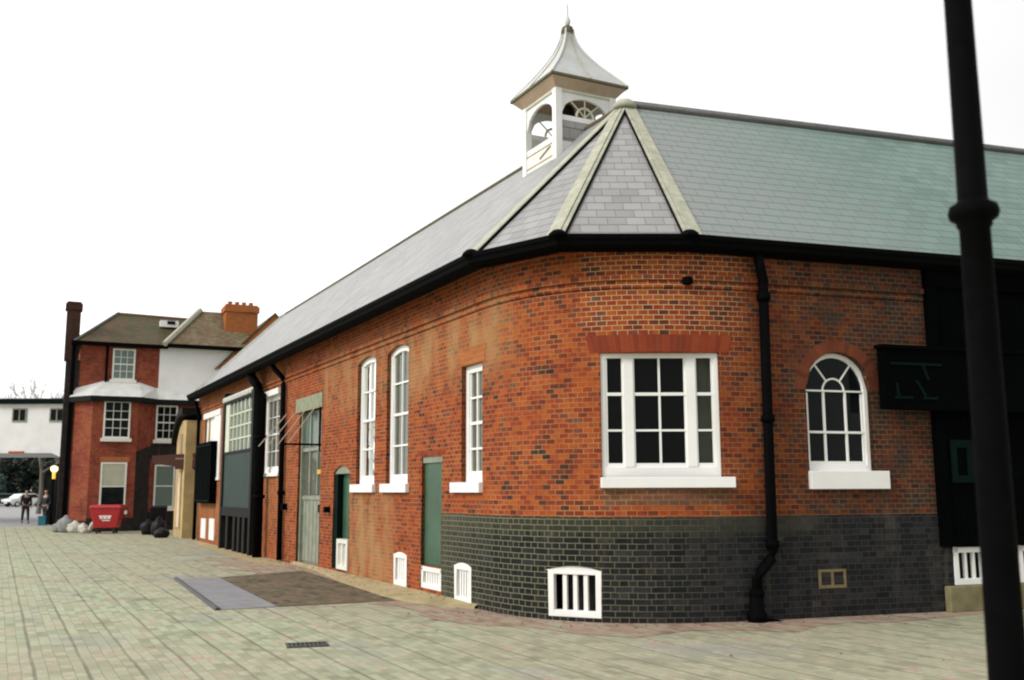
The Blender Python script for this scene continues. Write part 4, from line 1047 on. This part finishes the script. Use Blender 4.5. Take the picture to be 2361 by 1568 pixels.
m = MB(); m.tube([q[0]+V((0, 0, .04)), t0+V((0, 0, .04))], .13, 6); m.build('hip_flashing', 'mossy', rf)
m = MB(); m.tube([a[0]+V((0, 0, .03)), r1+V((0, 0, .03))], .06, 6); m.build('hip_ridge', 'slate_dark', HB)
m = MB(); m.tube([r1, r2], .07, 6); m.build('ridge_tiles', 'copper', HB)
m = MB(); T = frame(H(0, 0, 0).xy, hx, ho)
yy = -1.75
m.box(H, 3.3, 4.1, -1.95, -1.5, 9.1, 9.4); o = m.build('roof_light', 'white', HB)
m = MB(); m.box(H, 3.6, 3.95, -1.49, -1.47, 9.22, 9.38); m.build('roof_light_pane', 'glass_dark', o)
# gutters
def hbar(x0, x1, y0, y1, z0, z1, name='gutter', mat='iron'):
    m = MB(); m.box(H, x0, x1, y0, y1, z0, z1); return m.build(name, mat, HB)
hbar(-.4, 3.5, .05, .34, 7.86, 8.0); hbar(3.5, 7.3, .06, .50, 7.93, 8.06)
hbar(1.0, 1.1, .0, .12, 5.9, 7.86, 'downpipe'); hbar(-.35, -.2, -.1, .1, 0.0, 7.9, 'downpipe')
# top window and lead roof of the bay
hwin(1.28, 2.2, 6.42, 7.78, .03, 3, 4, 'glass_pale', lab='top floor pale sash window above the lead bay roof')
# bay: canted front below the lead roof
by = 1.0; bp = [(-.15, .0), (.55, by), (2.35, by), (3.0, .15), (4.75, .15)]
m = MB()
for (xa, ya), (xb, yb) in zip(bp, bp[1:]): m.face([H(xa, ya, 0), H(xb, yb, 0), H(xb, yb, 5.6), H(xa, ya, 5.6)])
m.build('bay_wall', 'house_brick', HB)
m = MB(); m2 = MB()
ov = [(-.35, .12), (.45, by+.25), (2.45, by+.25), (3.2, .4), (4.9, .4)]; inn = [(-.1, 0, 6.0), (1.0, 0, 6.35), (2.4, 0, 6.35), (3.1, 0, 6.12), (4.9, 0, 6.0)]
for i in range(4):
    (xa, ya), (xb, yb) = ov[i], ov[i+1]; p, q = inn[i], inn[i+1]
    m.face([H(xa, ya, 5.6), H(xb, yb, 5.6), H(q[0], q[1]+.01, q[2]), H(p[0], p[1]+.01, p[2])])
    m2.face([H(xa, ya, 5.595), H(xb, yb, 5.595), H(xb, yb, 5.38), H(xa, ya, 5.38)]); m2.face([H(xa, ya, 5.38), H(xb, yb, 5.38), H(bp[i+1][0], bp[i+1][1], 5.38), H(bp[i][0], bp[i][1], 5.38)])
m.build('bay_roof', 'lead', HB); m2.build('bay_cornice', 'tar', HB)
hwin(1.0, 2.05, 3.85, 5.42, by+.02, 3, 4, 'glass_dark', lab='first floor bay sash window with dark panes')
hwin(1.0, 2.02, .85, 2.85, by+.02, 1, 2, 'glass_dark', lab='ground floor bay window half covered by a pale blind')
hbar(1.07, 1.95, by+.022, by+.035, 1.85, 2.78, 'blind', 'curtain')
hbar(.95, 2.1, by+.005, by+.03, 2.87, 3.07, 'window_arch', 'orange_brick')
hwin(3.15, 4.05, 3.85, 5.36, .18, 3, 4, 'glass_dark', lab='first floor sash window right of the bay')
hwin(3.2, 4.05, .95, 2.78, .18, 1, 2, 'glass_pale', lab='ground floor sash window right of the bay')
m = MB()
bo = [(-.16, .02), (.545, by+.012), (2.355, by+.012), (3.0, .163), (4.75, .163)]
for i, zt_ in ((0, .45), (1, .55), (3, .75)):
    (xa, ya), (xb, yb) = bo[i], bo[i+1]; m.face([H(xa, ya, 0), H(xb, yb, 0), H(xb, yb, zt_), H(xa, ya, zt_)])
(xa, ya), (xb, yb) = bo[2], bo[3]; m.face([H(xa, ya, 0), H(xb, yb, 0), H(xb, yb, 3.6), H(xa, ya, 3.3)])
m.face([H(3.0, .163, 3.0), H(4.75, .163, 3.0), H(4.75, .163, 3.68), H(3.0, .163, 3.68)])
m.build('dark_plinth', 'dark_brick', HB)  # near-black facing: low plinth, tall right cant of the bay, band under window
# chimneys
def stack(T, x0, x1, y0, y1, z0, z1, mat, name='chimney'):
    m = MB(); m.box(T, x0, x1, y0, y1, z0, z1-.35); m.box(T, x0-.06, x1+.06, y0-.06, y1+.06, z1-.35, z1-.08); m.box(T, x0, x1, y0, y1, z1-.08, z1)
    return m.build(name, mat, HB)
ch = stack(H, 6.05, 7.5, -1.6, -.5, 7.2, 10.2, 'orange_brick')
for k in range(4):
    c_ = H(6.3+.32*k, -1.05, 10.2); m = MB(); m.lathe(c_, [(.11, 0), (.09, .05), (.10, .16), (.12, .2)], 10); m.build('chimney_pot', 'orange_brick', ch)
stack(H, -.64, -.08, -.75, -.15, 7.2, 9.75, 'stack_brick')
m = MB(); m.box(H, -.56, -.02, -.8, .0, 0, 7.2); m.build('chimney_breast', 'dark_brick', HB)  # near-black brick from the ground up to the stack

# brown gabled building just behind the wing
GB = root('gabled_building', (-9.5, 41, 0), 'brown tiled brick gable showing above the slate roof beside the chimney', 'building')
m = MB(); m.prism(H, [(6.45, 0), (10.7, 0), (10.7, 7.1), (8.17, 9.72), (5.72, 7.15), (5.72, 6.9), (6.45, 6.9)], -7, .12); m.build('wall', 'orange_brick', GB)
m = MB()
for sgn in (-1, 1):
    m.prism(H, [(8.17, 9.73), (8.17+sgn*2.6, 7.03), (8.17+sgn*2.6, 7.1), (8.17, 9.82)], -7.1, .17)
m.build('roof', 'clay', GB)

# ------------------------------------------------------------------ white building over the passage
WB = root('white_building', (-27, 54, 0), 'white rendered upper storey with two small dark windows over a dark passage', 'building')
T = frame((-40, 54), (1, 0), (0, -1))
m = MB(); m.prism(T, [(0, 3.7), (15.2, 3.7), (16.2, 3.25), (16.2, 6.35), (0, 6.35)], -7, 0); m.build('wall', 'render_white', WB)
m = MB(); m.box(T, -.2, 16.4, -7.2, .25, 6.37, 6.6); m.build('roof_edge', 'teal_dark', WB)
m = MB(); m.prism(T, [(-.2, 6.6), (16.4, 6.6), (16.4, 6.65), (-.2, 6.65)], -7.2, .1); m.build('roof', 'slate_dark', WB)
for x0 in (12.95, 14.97):
    m = MB(); m.box(T, x0, x0+.78, .003, .05, 5.38, 5.45); m.box(T, x0, x0+.78, .003, .05, 6.05, 6.12); m.box(T, x0, x0+.07, .003, .05, 5.45, 6.05); m.box(T, x0+.71, x0+.78, .003, .05, 5.45, 6.05); m.box(T, x0+.36, x0+.42, .003, .045, 5.45, 6.05)
    o = m.build('window', 'greygreen', WB); m = MB(); m.box(T, x0+.05, x0+.73, .003, .02, 5.43, 6.07); m.build('pane', 'glass_dark', o)
m = MB(); m.box(T, 0, .5, -7, 0, 0, 3.7); m.build('pier', 'render_white', WB)
m = MB(); m.box(T, 12.9, 13.7, .003, .08, 3.66, 3.80); m.build('beam_end', 'orange_brick', WB)
# black shed filling the right of the passage
SH = root('black_shed', (-22.3, 52, 0), 'tall black tarred timber shed between passage and house', 'shed')
T = frame((-23.9, 51.5), (1, 0.1), (.1, -1))
m = MB(); m.prism(T, [(0, 0), (5.2, 0), (5.2, 4.2), (1.2, 3.4), (0, 2.6)], -4, 0); m.build('wall', 'tar', SH)
m = MB()
for k in range(17): m.box(T, .02+k*.3, .04+k*.3, .003, .03, 0, 2.6)
m.build('batten', 'tar', SH)
m = MB(); m.prism(T, [(-.15, 2.55), (1.2, 3.42), (5.3, 4.22), (5.3, 4.32), (1.2, 3.52), (-.15, 2.65)], -4.1, .15); m.build('roof', 'slate_dark', SH)

# ------------------------------------------------------------------ lit lamp on a post at the passage
LL = root('passage_lamp', (-23.14, 50.8, 0), 'small lit orange lantern on a thin dark post under the white building', 'lamp')
m = MB(); m.lathe((-23.14, 50.8, 0), [(.07, 0), (.07, .3), (.035, .4), (.03, 2.3)], 8); m.build('post', 'iron', LL)
m = MB(); m.lathe((-23.14, 50.8, 2.28), [(.08, 0), (.09, .35)], 8); m.build('lower_glass', 'amber', LL)
m = MB(); m.lathe((-23.14, 50.8, 2.63), [(.10, 0), (.18, .10), (.17, .24), (.06, .30)], 10); m.build('lantern', 'lit', LL)

# ------------------------------------------------------------------ red wheeled bin, sacks, black bin and bag
RB = root('red_bin', (-16.1, 40.3, 0), 'red tapered wheeled rubbish bin with a white mark on its front', 'bin')
T = frame((-16.12, 40.3), (.98, .17), (.17, -.98))
m = MB(); 
def frust(m, T, w0, w1, d0, d1, z0, z1, yc=0):
    lo = [T(-w0/2, yc-d0/2, z0), T(w0/2, yc-d0/2, z0), T(w0/2, yc+d0/2, z0), T(-w0/2, yc+d0/2, z0)]; hi = [T(-w1/2, yc-d1/2, z1), T(w1/2, yc-d1/2, z1), T(w1/2, yc+d1/2, z1), T(-w1/2, yc+d1/2, z1)]
    m.face(lo); m.face(hi)
    for i in range(4): j = (i+1) % 4; m.face([lo[i], lo[j], hi[j], hi[i]])
frust(m, T, .86, 1.16, .7, .95, .22, 1.0); m.build('body', 'red_plastic', RB, bevel=.03)
m = MB(); frust(m, T, 1.22, 1.1, 1.02, .9, 1.0, 1.12); m.build('lid', 'red_plastic', RB, bevel=.02)
m = MB()
for i, (x, z, w__, h_) in enumerate(((-.23, .66, .46, .045), (-.2, .58, .1, .07), (-.07, .58, .12, .07), (.08, .58, .12, .07), (-.12, .50, .3, .035))):
    yb = .35+(.475-.35)*((z-.22)/.78); m.box(T, x, x+w__, yb+.002, yb+.014, z, z+h_)
m.build('white_mark', 'white', RB)
for sx in (-.32, .32):
    for sy in (-.25, .25):
        m = MB(); c_ = T(sx, sy, .1); m.tube([c_-T(0, 0, 0)+T(-.03, 0, 0), c_-T(0, 0, 0)+T(.03, 0, 0)], .1, 12); m.build('wheel', 'tyre', RB)
def sack(x, y, rx_, ry_, rz_, mat, label, lean=0, cat='sack', name='rubble_sack', grp='sacks heaped beside the red bin'):
    m = MB(); bm = m.bm; bmesh.ops.create_icosphere(bm, subdivisions=3, radius=1)
    sd_ = random.random()*50
    from mathutils import noise as mn
    for v in bm.verts:
        c = v.co.copy(); f = 1+.16*mn.noise(c*1.6+V((sd_, 0, 0)))+.07*mn.noise(c*5+V((0, sd_, 0)))
        c = V((c.x*rx_*f, c.y*ry_*f, (c.z*f)*rz_)); 
        if c.z < -rz_*.7: c.z = -rz_*.7
        if c.z > rz_*.55: c.x *= .55; c.y *= .55
        c.x += lean*(c.z+rz_*.7)
        v.co = V((x, y, 0)) + c + V((0, 0, rz_*.7))
    o = m.build(name, mat, None, smooth=True); return tag(o, label, cat, grp)
sack(-18.2, 41.3, .32, .3, .42, 'sack_grey', 'grey upright sack at the left end of the heap')
sack(-17.7, 41.0, .30, .28, .28, 'sack', 'pale rounded sack, largest in the middle of the heap')
sack(-17.32, 40.9, .20, .2, .24, 'sack', 'smaller pale sack slumped right of the large one')
sack(-17.1, 40.5, .16, .16, .13, 'sack', 'tiny pale bundle low on the ground by the heap')
sack(-16.98, 40.6, .1, .12, .34, 'sack', 'narrow pale sack leaning right towards the red bin', .45)
sack(-18.65, 41.6, .22, .2, .26, 'sack_grey', 'low grey sack behind the heap near the teal box')
sack(-13.3, 38.1, .3, .28, .42, 'black_plastic', 'large black rubbish bag standing by the dark wall', 0, 'rubbish bag', 'rubbish_bag', 'black rubbish bags near the outhouse')
sack(-14.0, 38.9, .28, .26, .36, 'black_plastic', 'black rubbish bag leaning behind the large one', 0, 'rubbish bag', 'rubbish_bag', 'black rubbish bags near the outhouse')
sack(-12.55, 36.3, .28, .24, .22, 'black_plastic', 'low flattened black bag lying in front of the others', 0, 'rubbish bag', 'rubbish_bag', 'black rubbish bags near the outhouse')
WBn = root('wheelie_bin', (-13.9, 39.6, 0), 'black wheelie bin behind the rubbish bags', 'bin')
T = frame((-13.85, 39.6), (.95, .3), (.3, -.95))
m = MB(); frust(m, T, .5, .62, .5, .7, .06, 1.0); m.build('body', 'black_plastic', WBn, bevel=.02)
m = MB(); frust(m, T, .66, .6, .76, .6, 1.0, 1.08); m.build('lid', 'black_plastic', WBn, bevel=.015)
for sx in (-.27, .27):
    m = MB(); m.tube([T(sx-.03, -.22, .1), T(sx+.03, -.22, .1)], .1, 12); m.build('wheel', 'tyre', WBn)

# ------------------------------------------------------------------ people (about 54 m away)
def skin_obj(name, verts, edges, radii, mat, parent, sub=1):
    me = bpy.data.meshes.new(name); me.from_pydata([tuple(v) for v in verts], edges, []); me.materials.append(M[mat])
    o = bpy.data.objects.new(name, me); S.collection.objects.link(o); o.parent = parent
    md = o.modifiers.new('skin', 'SKIN'); md.use_smooth_shade = True
    for i, r in enumerate(radii):
        sv = me.skin_vertices[0].data[i]; sv.radius = (r, r) if isinstance(r, float) else r; sv.use_root = (i == 0)
    ss = o.modifiers.new('sub', 'SUBSURF'); ss.levels = sub; ss.render_levels = sub
    return o
def person(loc, face_deg, label, coat, stride=.3, arm=.15, h=1.0):
    r = root('person', loc, label, 'person'); r.rotation_euler.z = radians(face_deg)   # faces local -y
    vs, es, rs = [], [], []
    def add(p, rad, par=None):
        vs.append(V(p)*h); rs.append(rad); 
        if par is not None: es.append((par, len(vs)-1))
        return len(vs)-1
    pel = add((0, 0, .95), (.15, .11)); w1 = add((0, 0, 1.12), (.14, .10), pel); chs = add((0, -.01, 1.32), (.165, .115), w1); nb = add((0, 0, 1.46), (.075, .07), chs)
    nk = add((0, -.01, 1.53), .055, nb); hd = add((0, -.03, 1.63), (.075, .09), nk); tp = add((0, -.02, 1.72), (.065, .08), hd)
    nose = add((0, -.125, 1.625), .012, hd); ch_ = add((0, -.09, 1.555), .03, hd)
    for s_ in (-1, 1): add((s_*.085, -.02, 1.63), .014, hd)
    for s_ in (-1, 1):
        f = s_*stride
        hp = add((s_*.09, 0, .90), .095, pel); kn = add((s_*.10, -f*.45, .50), .062, hp); an = add((s_*.10, -f*.8, .10), .042, kn)
        hl = add((s_*.10, -f*.8+.03, .05), .04, an); toe = add((s_*.11, -f*.8-.17, .035), .035, hl)
        sh = add((s_*.19, 0, 1.40), .058, chs); el = add((s_*.25, f*.3+.02, 1.13), .043, sh); wr = add((s_*.26, f*.3-arm, .90), .03, el)
        pm = add((s_*.262, f*.3-arm-.02, .84), .033, wr)
        for k in range(4):
            q0 = add((s_*.265, f*.3-arm-.045+.022*k, .80), .009, pm); q1 = add((s_*.258, f*.3-arm-.05+.022*k, .765+.004*k), .008, q0); add((s_*.245, f*.3-arm-.05+.022*k, .74+.006*k), .007, q1)
        t0 = add((s_*.25, f*.3-arm-.07, .84), .011, pm); add((s_*.245, f*.3-arm-.085, .80), .009, t0)
    body = skin_obj('body', vs, es, rs, 'skin', r)
    vs, es, rs = [], [], []
    a = add((0, 0, .86), (.17, .13)); b_ = add((0, 0, 1.12), (.165, .12), a); c_ = add((0, -.01, 1.34), (.19, .135), b_); add((0, 0, 1.49), (.085, .08), c_)
    for s_ in (-1, 1):
        f = s_*stride; sh = add((s_*.2, 0, 1.40), .075, c_); el = add((s_*.25, f*.3+.02, 1.13), .06, sh); add((s_*.26, f*.3-arm, .91), .048, el)
    skin_obj('coat', vs, es, rs, coat, r)
    vs, es, rs = [], [], []
    a = add((0, 0, .93), (.16, .12))
    for s_ in (-1, 1):
        f = s_*stride; hp = add((s_*.09, 0, .86), .11, a); kn = add((s_*.10, -f*.45, .50), .078, hp); add((s_*.10, -f*.8, .12), .06, kn)
    skin_obj('trousers', vs, es, rs, 'trousers', r)
    vs, es, rs = [], [], []
    a = add((0, .01, 1.70), (.085, .085)); b_ = add((0, .05, 1.62), (.07, .05), a)
    skin_obj('hair', vs, es, rs, 'hair', r)
    for s_ in (-1, 1):
        vs, es, rs = [], [], []; f = s_*stride
        a = add((s_*.10, -f*.8+.05, .045), .047); add((s_*.112, -f*.8-.18, .038), .042, a); skin_obj('shoe', vs, es, rs, 'coat', r)
        m = MB(); bmesh.ops.create_icosphere(m.bm, subdivisions=1, radius=.012*h)
        for v in m.bm.verts: v.co += V((s_*.03, -.108, 1.645))*h
        o = m.build('eye', 'bell_dark'); o.parent = r
    return r
person((-25.8, 53.6, 0), 35, 'person in dark clothes walking with legs apart in front of the passage', 'coat', .36)
person((-23.55, 51.0, 0), -20, 'person in dark clothes standing close to the black shed', 'blue_coat', .12)
TB = root('teal_crate', (-23.3, 50.2, 0), 'small teal crate on the ground by the black shed', 'crate')
T = yaw((-23.3, 50.2), 12); m = MB(); m.box(T, -.17, .17, -.14, .14, .0, .03); m.box(T, -.17, .17, -.14, -.12, .03, .42); m.box(T, -.17, .17, .12, .14, .03, .42); m.box(T, -.17, -.15, -.12, .12, .03, .42); m.box(T, .15, .17, -.12, .12, .03, .42); m.build('body', 'teal', TB)
m = MB(); m.box(T, -.19, .19, -.16, .16, .42, .45); m.build('lid', 'teal', TB)

# ------------------------------------------------------------------ cars beyond the passage
def car(loc, deg, paint, label):
    r = root('parked_car', loc, label, 'car', 'cars parked beyond the passage')
    def part(name, mat, fn, parent=None, bev=0, smooth=False):
        m = MB(); fn(m); mt_ = m.build(name, mat, None, bevel=bev, smooth=smooth); mt_.parent = parent or r; return mt_
    side = [(-2.0, .35), (-2.02, .62), (-1.95, .82), (-1.2, .95), (-.55, 1.38), (.1, 1.46), (1.1, 1.42), (1.75, 1.05), (1.98, .9), (2.02, .55), (1.98, .32)]
    def body(m):
        wds = []
        for x, z in side: wds.append(.84 if z < 1.0 else .84-(z-1.0)*.42)
        Lf = [ID(x, -w_, z) for (x, z), w_ in zip(side, wds)]; Rf = [ID(x, w_, z) for (x, z), w_ in zip(side, wds)]
        m.face(Lf); m.face(Rf[::-1])
        for i in range(len(side)): j = (i+1) % len(side); m.face([Lf[i], Lf[j], Rf[j], Rf[i]])
    part('body', paint, body, bev=.05)
    def ws(m): m.face([V((-1.17, -.74, .99)), V((-1.17, .74, .99)), V((-.6, .62, 1.37)), V((-.6, -.62, 1.37))]); 
    o = part('windscreen', 'glass_pale', ws); o.location = V((-.015, 0, .02))
    o = part('rear_window', 'glass_dark', lambda m: m.face([V((1.75, -.7, 1.08)), V((1.75, .7, 1.08)), V((1.2, .6, 1.38)), V((1.2, -.6, 1.38))])); o.location = V((.02, 0, .02))
    for s_ in (-1, 1):
        part('side_window', 'glass_dark', lambda m: m.face([V((-.95, s_*.846, 1.0)), V((1.45, s_*.846, 1.0)), V((1.1, s_*.70, 1.36)), V((-.5, s_*.70, 1.36))]))
        part('headlight', 'white', lambda m: m.box(ID, -2.05, -1.96, min(s_*.5, s_*.8), max(s_*.5, s_*.8), .66, .8))
        for x in (-1.25, 1.3):
            w_o = part('wheel', 'tyre', lambda m: m.tube([V((x, s_*.68, .31)), V((x, s_*.87, .31))], .31, 18))
            part('rim', 'lead', lambda m: m.tube([V((x, s_*.871, .31)), V((x, s_*.88, .31))], .19, 12), w_o)
    part('bumper', 'black_plastic', lambda m: m.box(ID, -2.08, -1.98, -.78, .78, .32, .55), bev=.02)
    part('number_plate', 'white', lambda m: m.box(ID, -2.095, -2.081, -.26, .26, .38, .5))
    r.rotation_euler.z = radians(deg); return r
car((-54.3, 112, 0), 62, 'car_white', 'small white car parked beyond the passage, facing the yard')
car((-57.6, 114, 0), 20, 'car_green', 'dark green car behind the white one, cut by the left frame edge')

# ------------------------------------------------------------------ trees
def leaf_tree(loc, h, rad, nleaf, mat, label, grp, size=.3, name='leafy_tree', trunk=True):
    r = root(name, loc, label, 'tree', grp); lo = V(loc)
    m = MB(); m.tube([lo, lo+V((.1, 0, h*.35)), lo+V((0, .1, h*.7))], .16, 8, .05)
    for k in range(7):
        a = k*2.4; m.tube([lo+V((0, 0, h*(.25+.06*k))), lo+V((rad*.55*cos(a), rad*.55*sin(a), h*(.4+.07*k)))], .06, 5, .02)
    m.build('trunk', 'bark', r)
    m = MB(); cl = []
    for k in range(34): cl.append((V((random.uniform(-.8, .8)*rad, random.uniform(-.6, .6)*rad, h*random.uniform(.12, .92))), random.uniform(.25, .45)*rad))
    for i in range(nleaf):
        c, cr = random.choice(cl); d = V((random.gauss(0, 1), random.gauss(0, 1), random.gauss(0, .8))).normalized()*cr*random.uniform(.6, 1)
        p = lo + c + d; a = V((random.gauss(0, 1), random.gauss(0, 1), random.gauss(0, 1))).normalized()*size; b_ = a.orthogonal().normalized()*size*.6
        m.face([p-a, p-b_, p+a, p+b_], [(0, 0)]*4)
    m.build('crown', mat, r, weld=False); return r
for x, y, h, rr, mt_, lb in ((-66.2, 129, 7.4, 2.4, 'leaf_green', 'loose green tree furthest left beyond the passage'), (-63.0, 126, 8.6, 3.0, 'leaf', 'dark tree above the green car'),
                     (-59.6, 128, 9.0, 3.2, 'leaf', 'dark tree above the white car'), (-56.2, 125, 8.6, 3.2, 'leaf', 'dark tree between the white car and the lamp'),
                     (-52.4, 127, 8.8, 3.4, 'leaf', 'dark tree hidden partly by the black shed'), (-63.5, 121, 3.6, 2.2, 'leaf_green', 'low green bush beside the green car'), (-48.5, 126, 8.4, 3.4, 'leaf', 'dark tree furthest right beyond the passage')):
    leaf_tree((x, y, 0), h, rr, 5200, mt_, lb, 'trees beyond the passage')
def bare_tree(loc, h, label, seed):
    rnd = random.Random(seed); r = root('bare_tree', loc, label, 'tree', 'bare winter trees behind the white building')
    trunk, crown = MB(), MB()
    def grow(p, d, ln, rad, lv):
        q = p + d*ln
        (trunk if lv < 2 else crown).tube([p, (p+q)/2+V((rnd.gauss(0, .04), rnd.gauss(0, .04), 0))*ln, q], rad, 5 if lv < 2 else 3, rad*.6, caps=False)
        if lv >= 6: return
        for k in range(3 if lv < 5 else 2):
            nd = (d + V((rnd.gauss(0, .5), rnd.gauss(0, .5), rnd.gauss(.12, .3)))).normalized(); grow(q, nd, ln*rnd.uniform(.62, .82), rad*.6, lv+1)
    grow(V(loc), V((0, 0, 1)), h*.27, .2, 0)
    trunk.build('trunk', 'bark', r, weld=False); crown.build('crown', 'twig', r, weld=False)
bare_tree((-35.6, 76, 0), 12.6, 'left bare winter tree above the white building roof', 3)
bare_tree((-34.2, 76, 0), 12.2, 'right bare winter tree above the white building roof', 11)
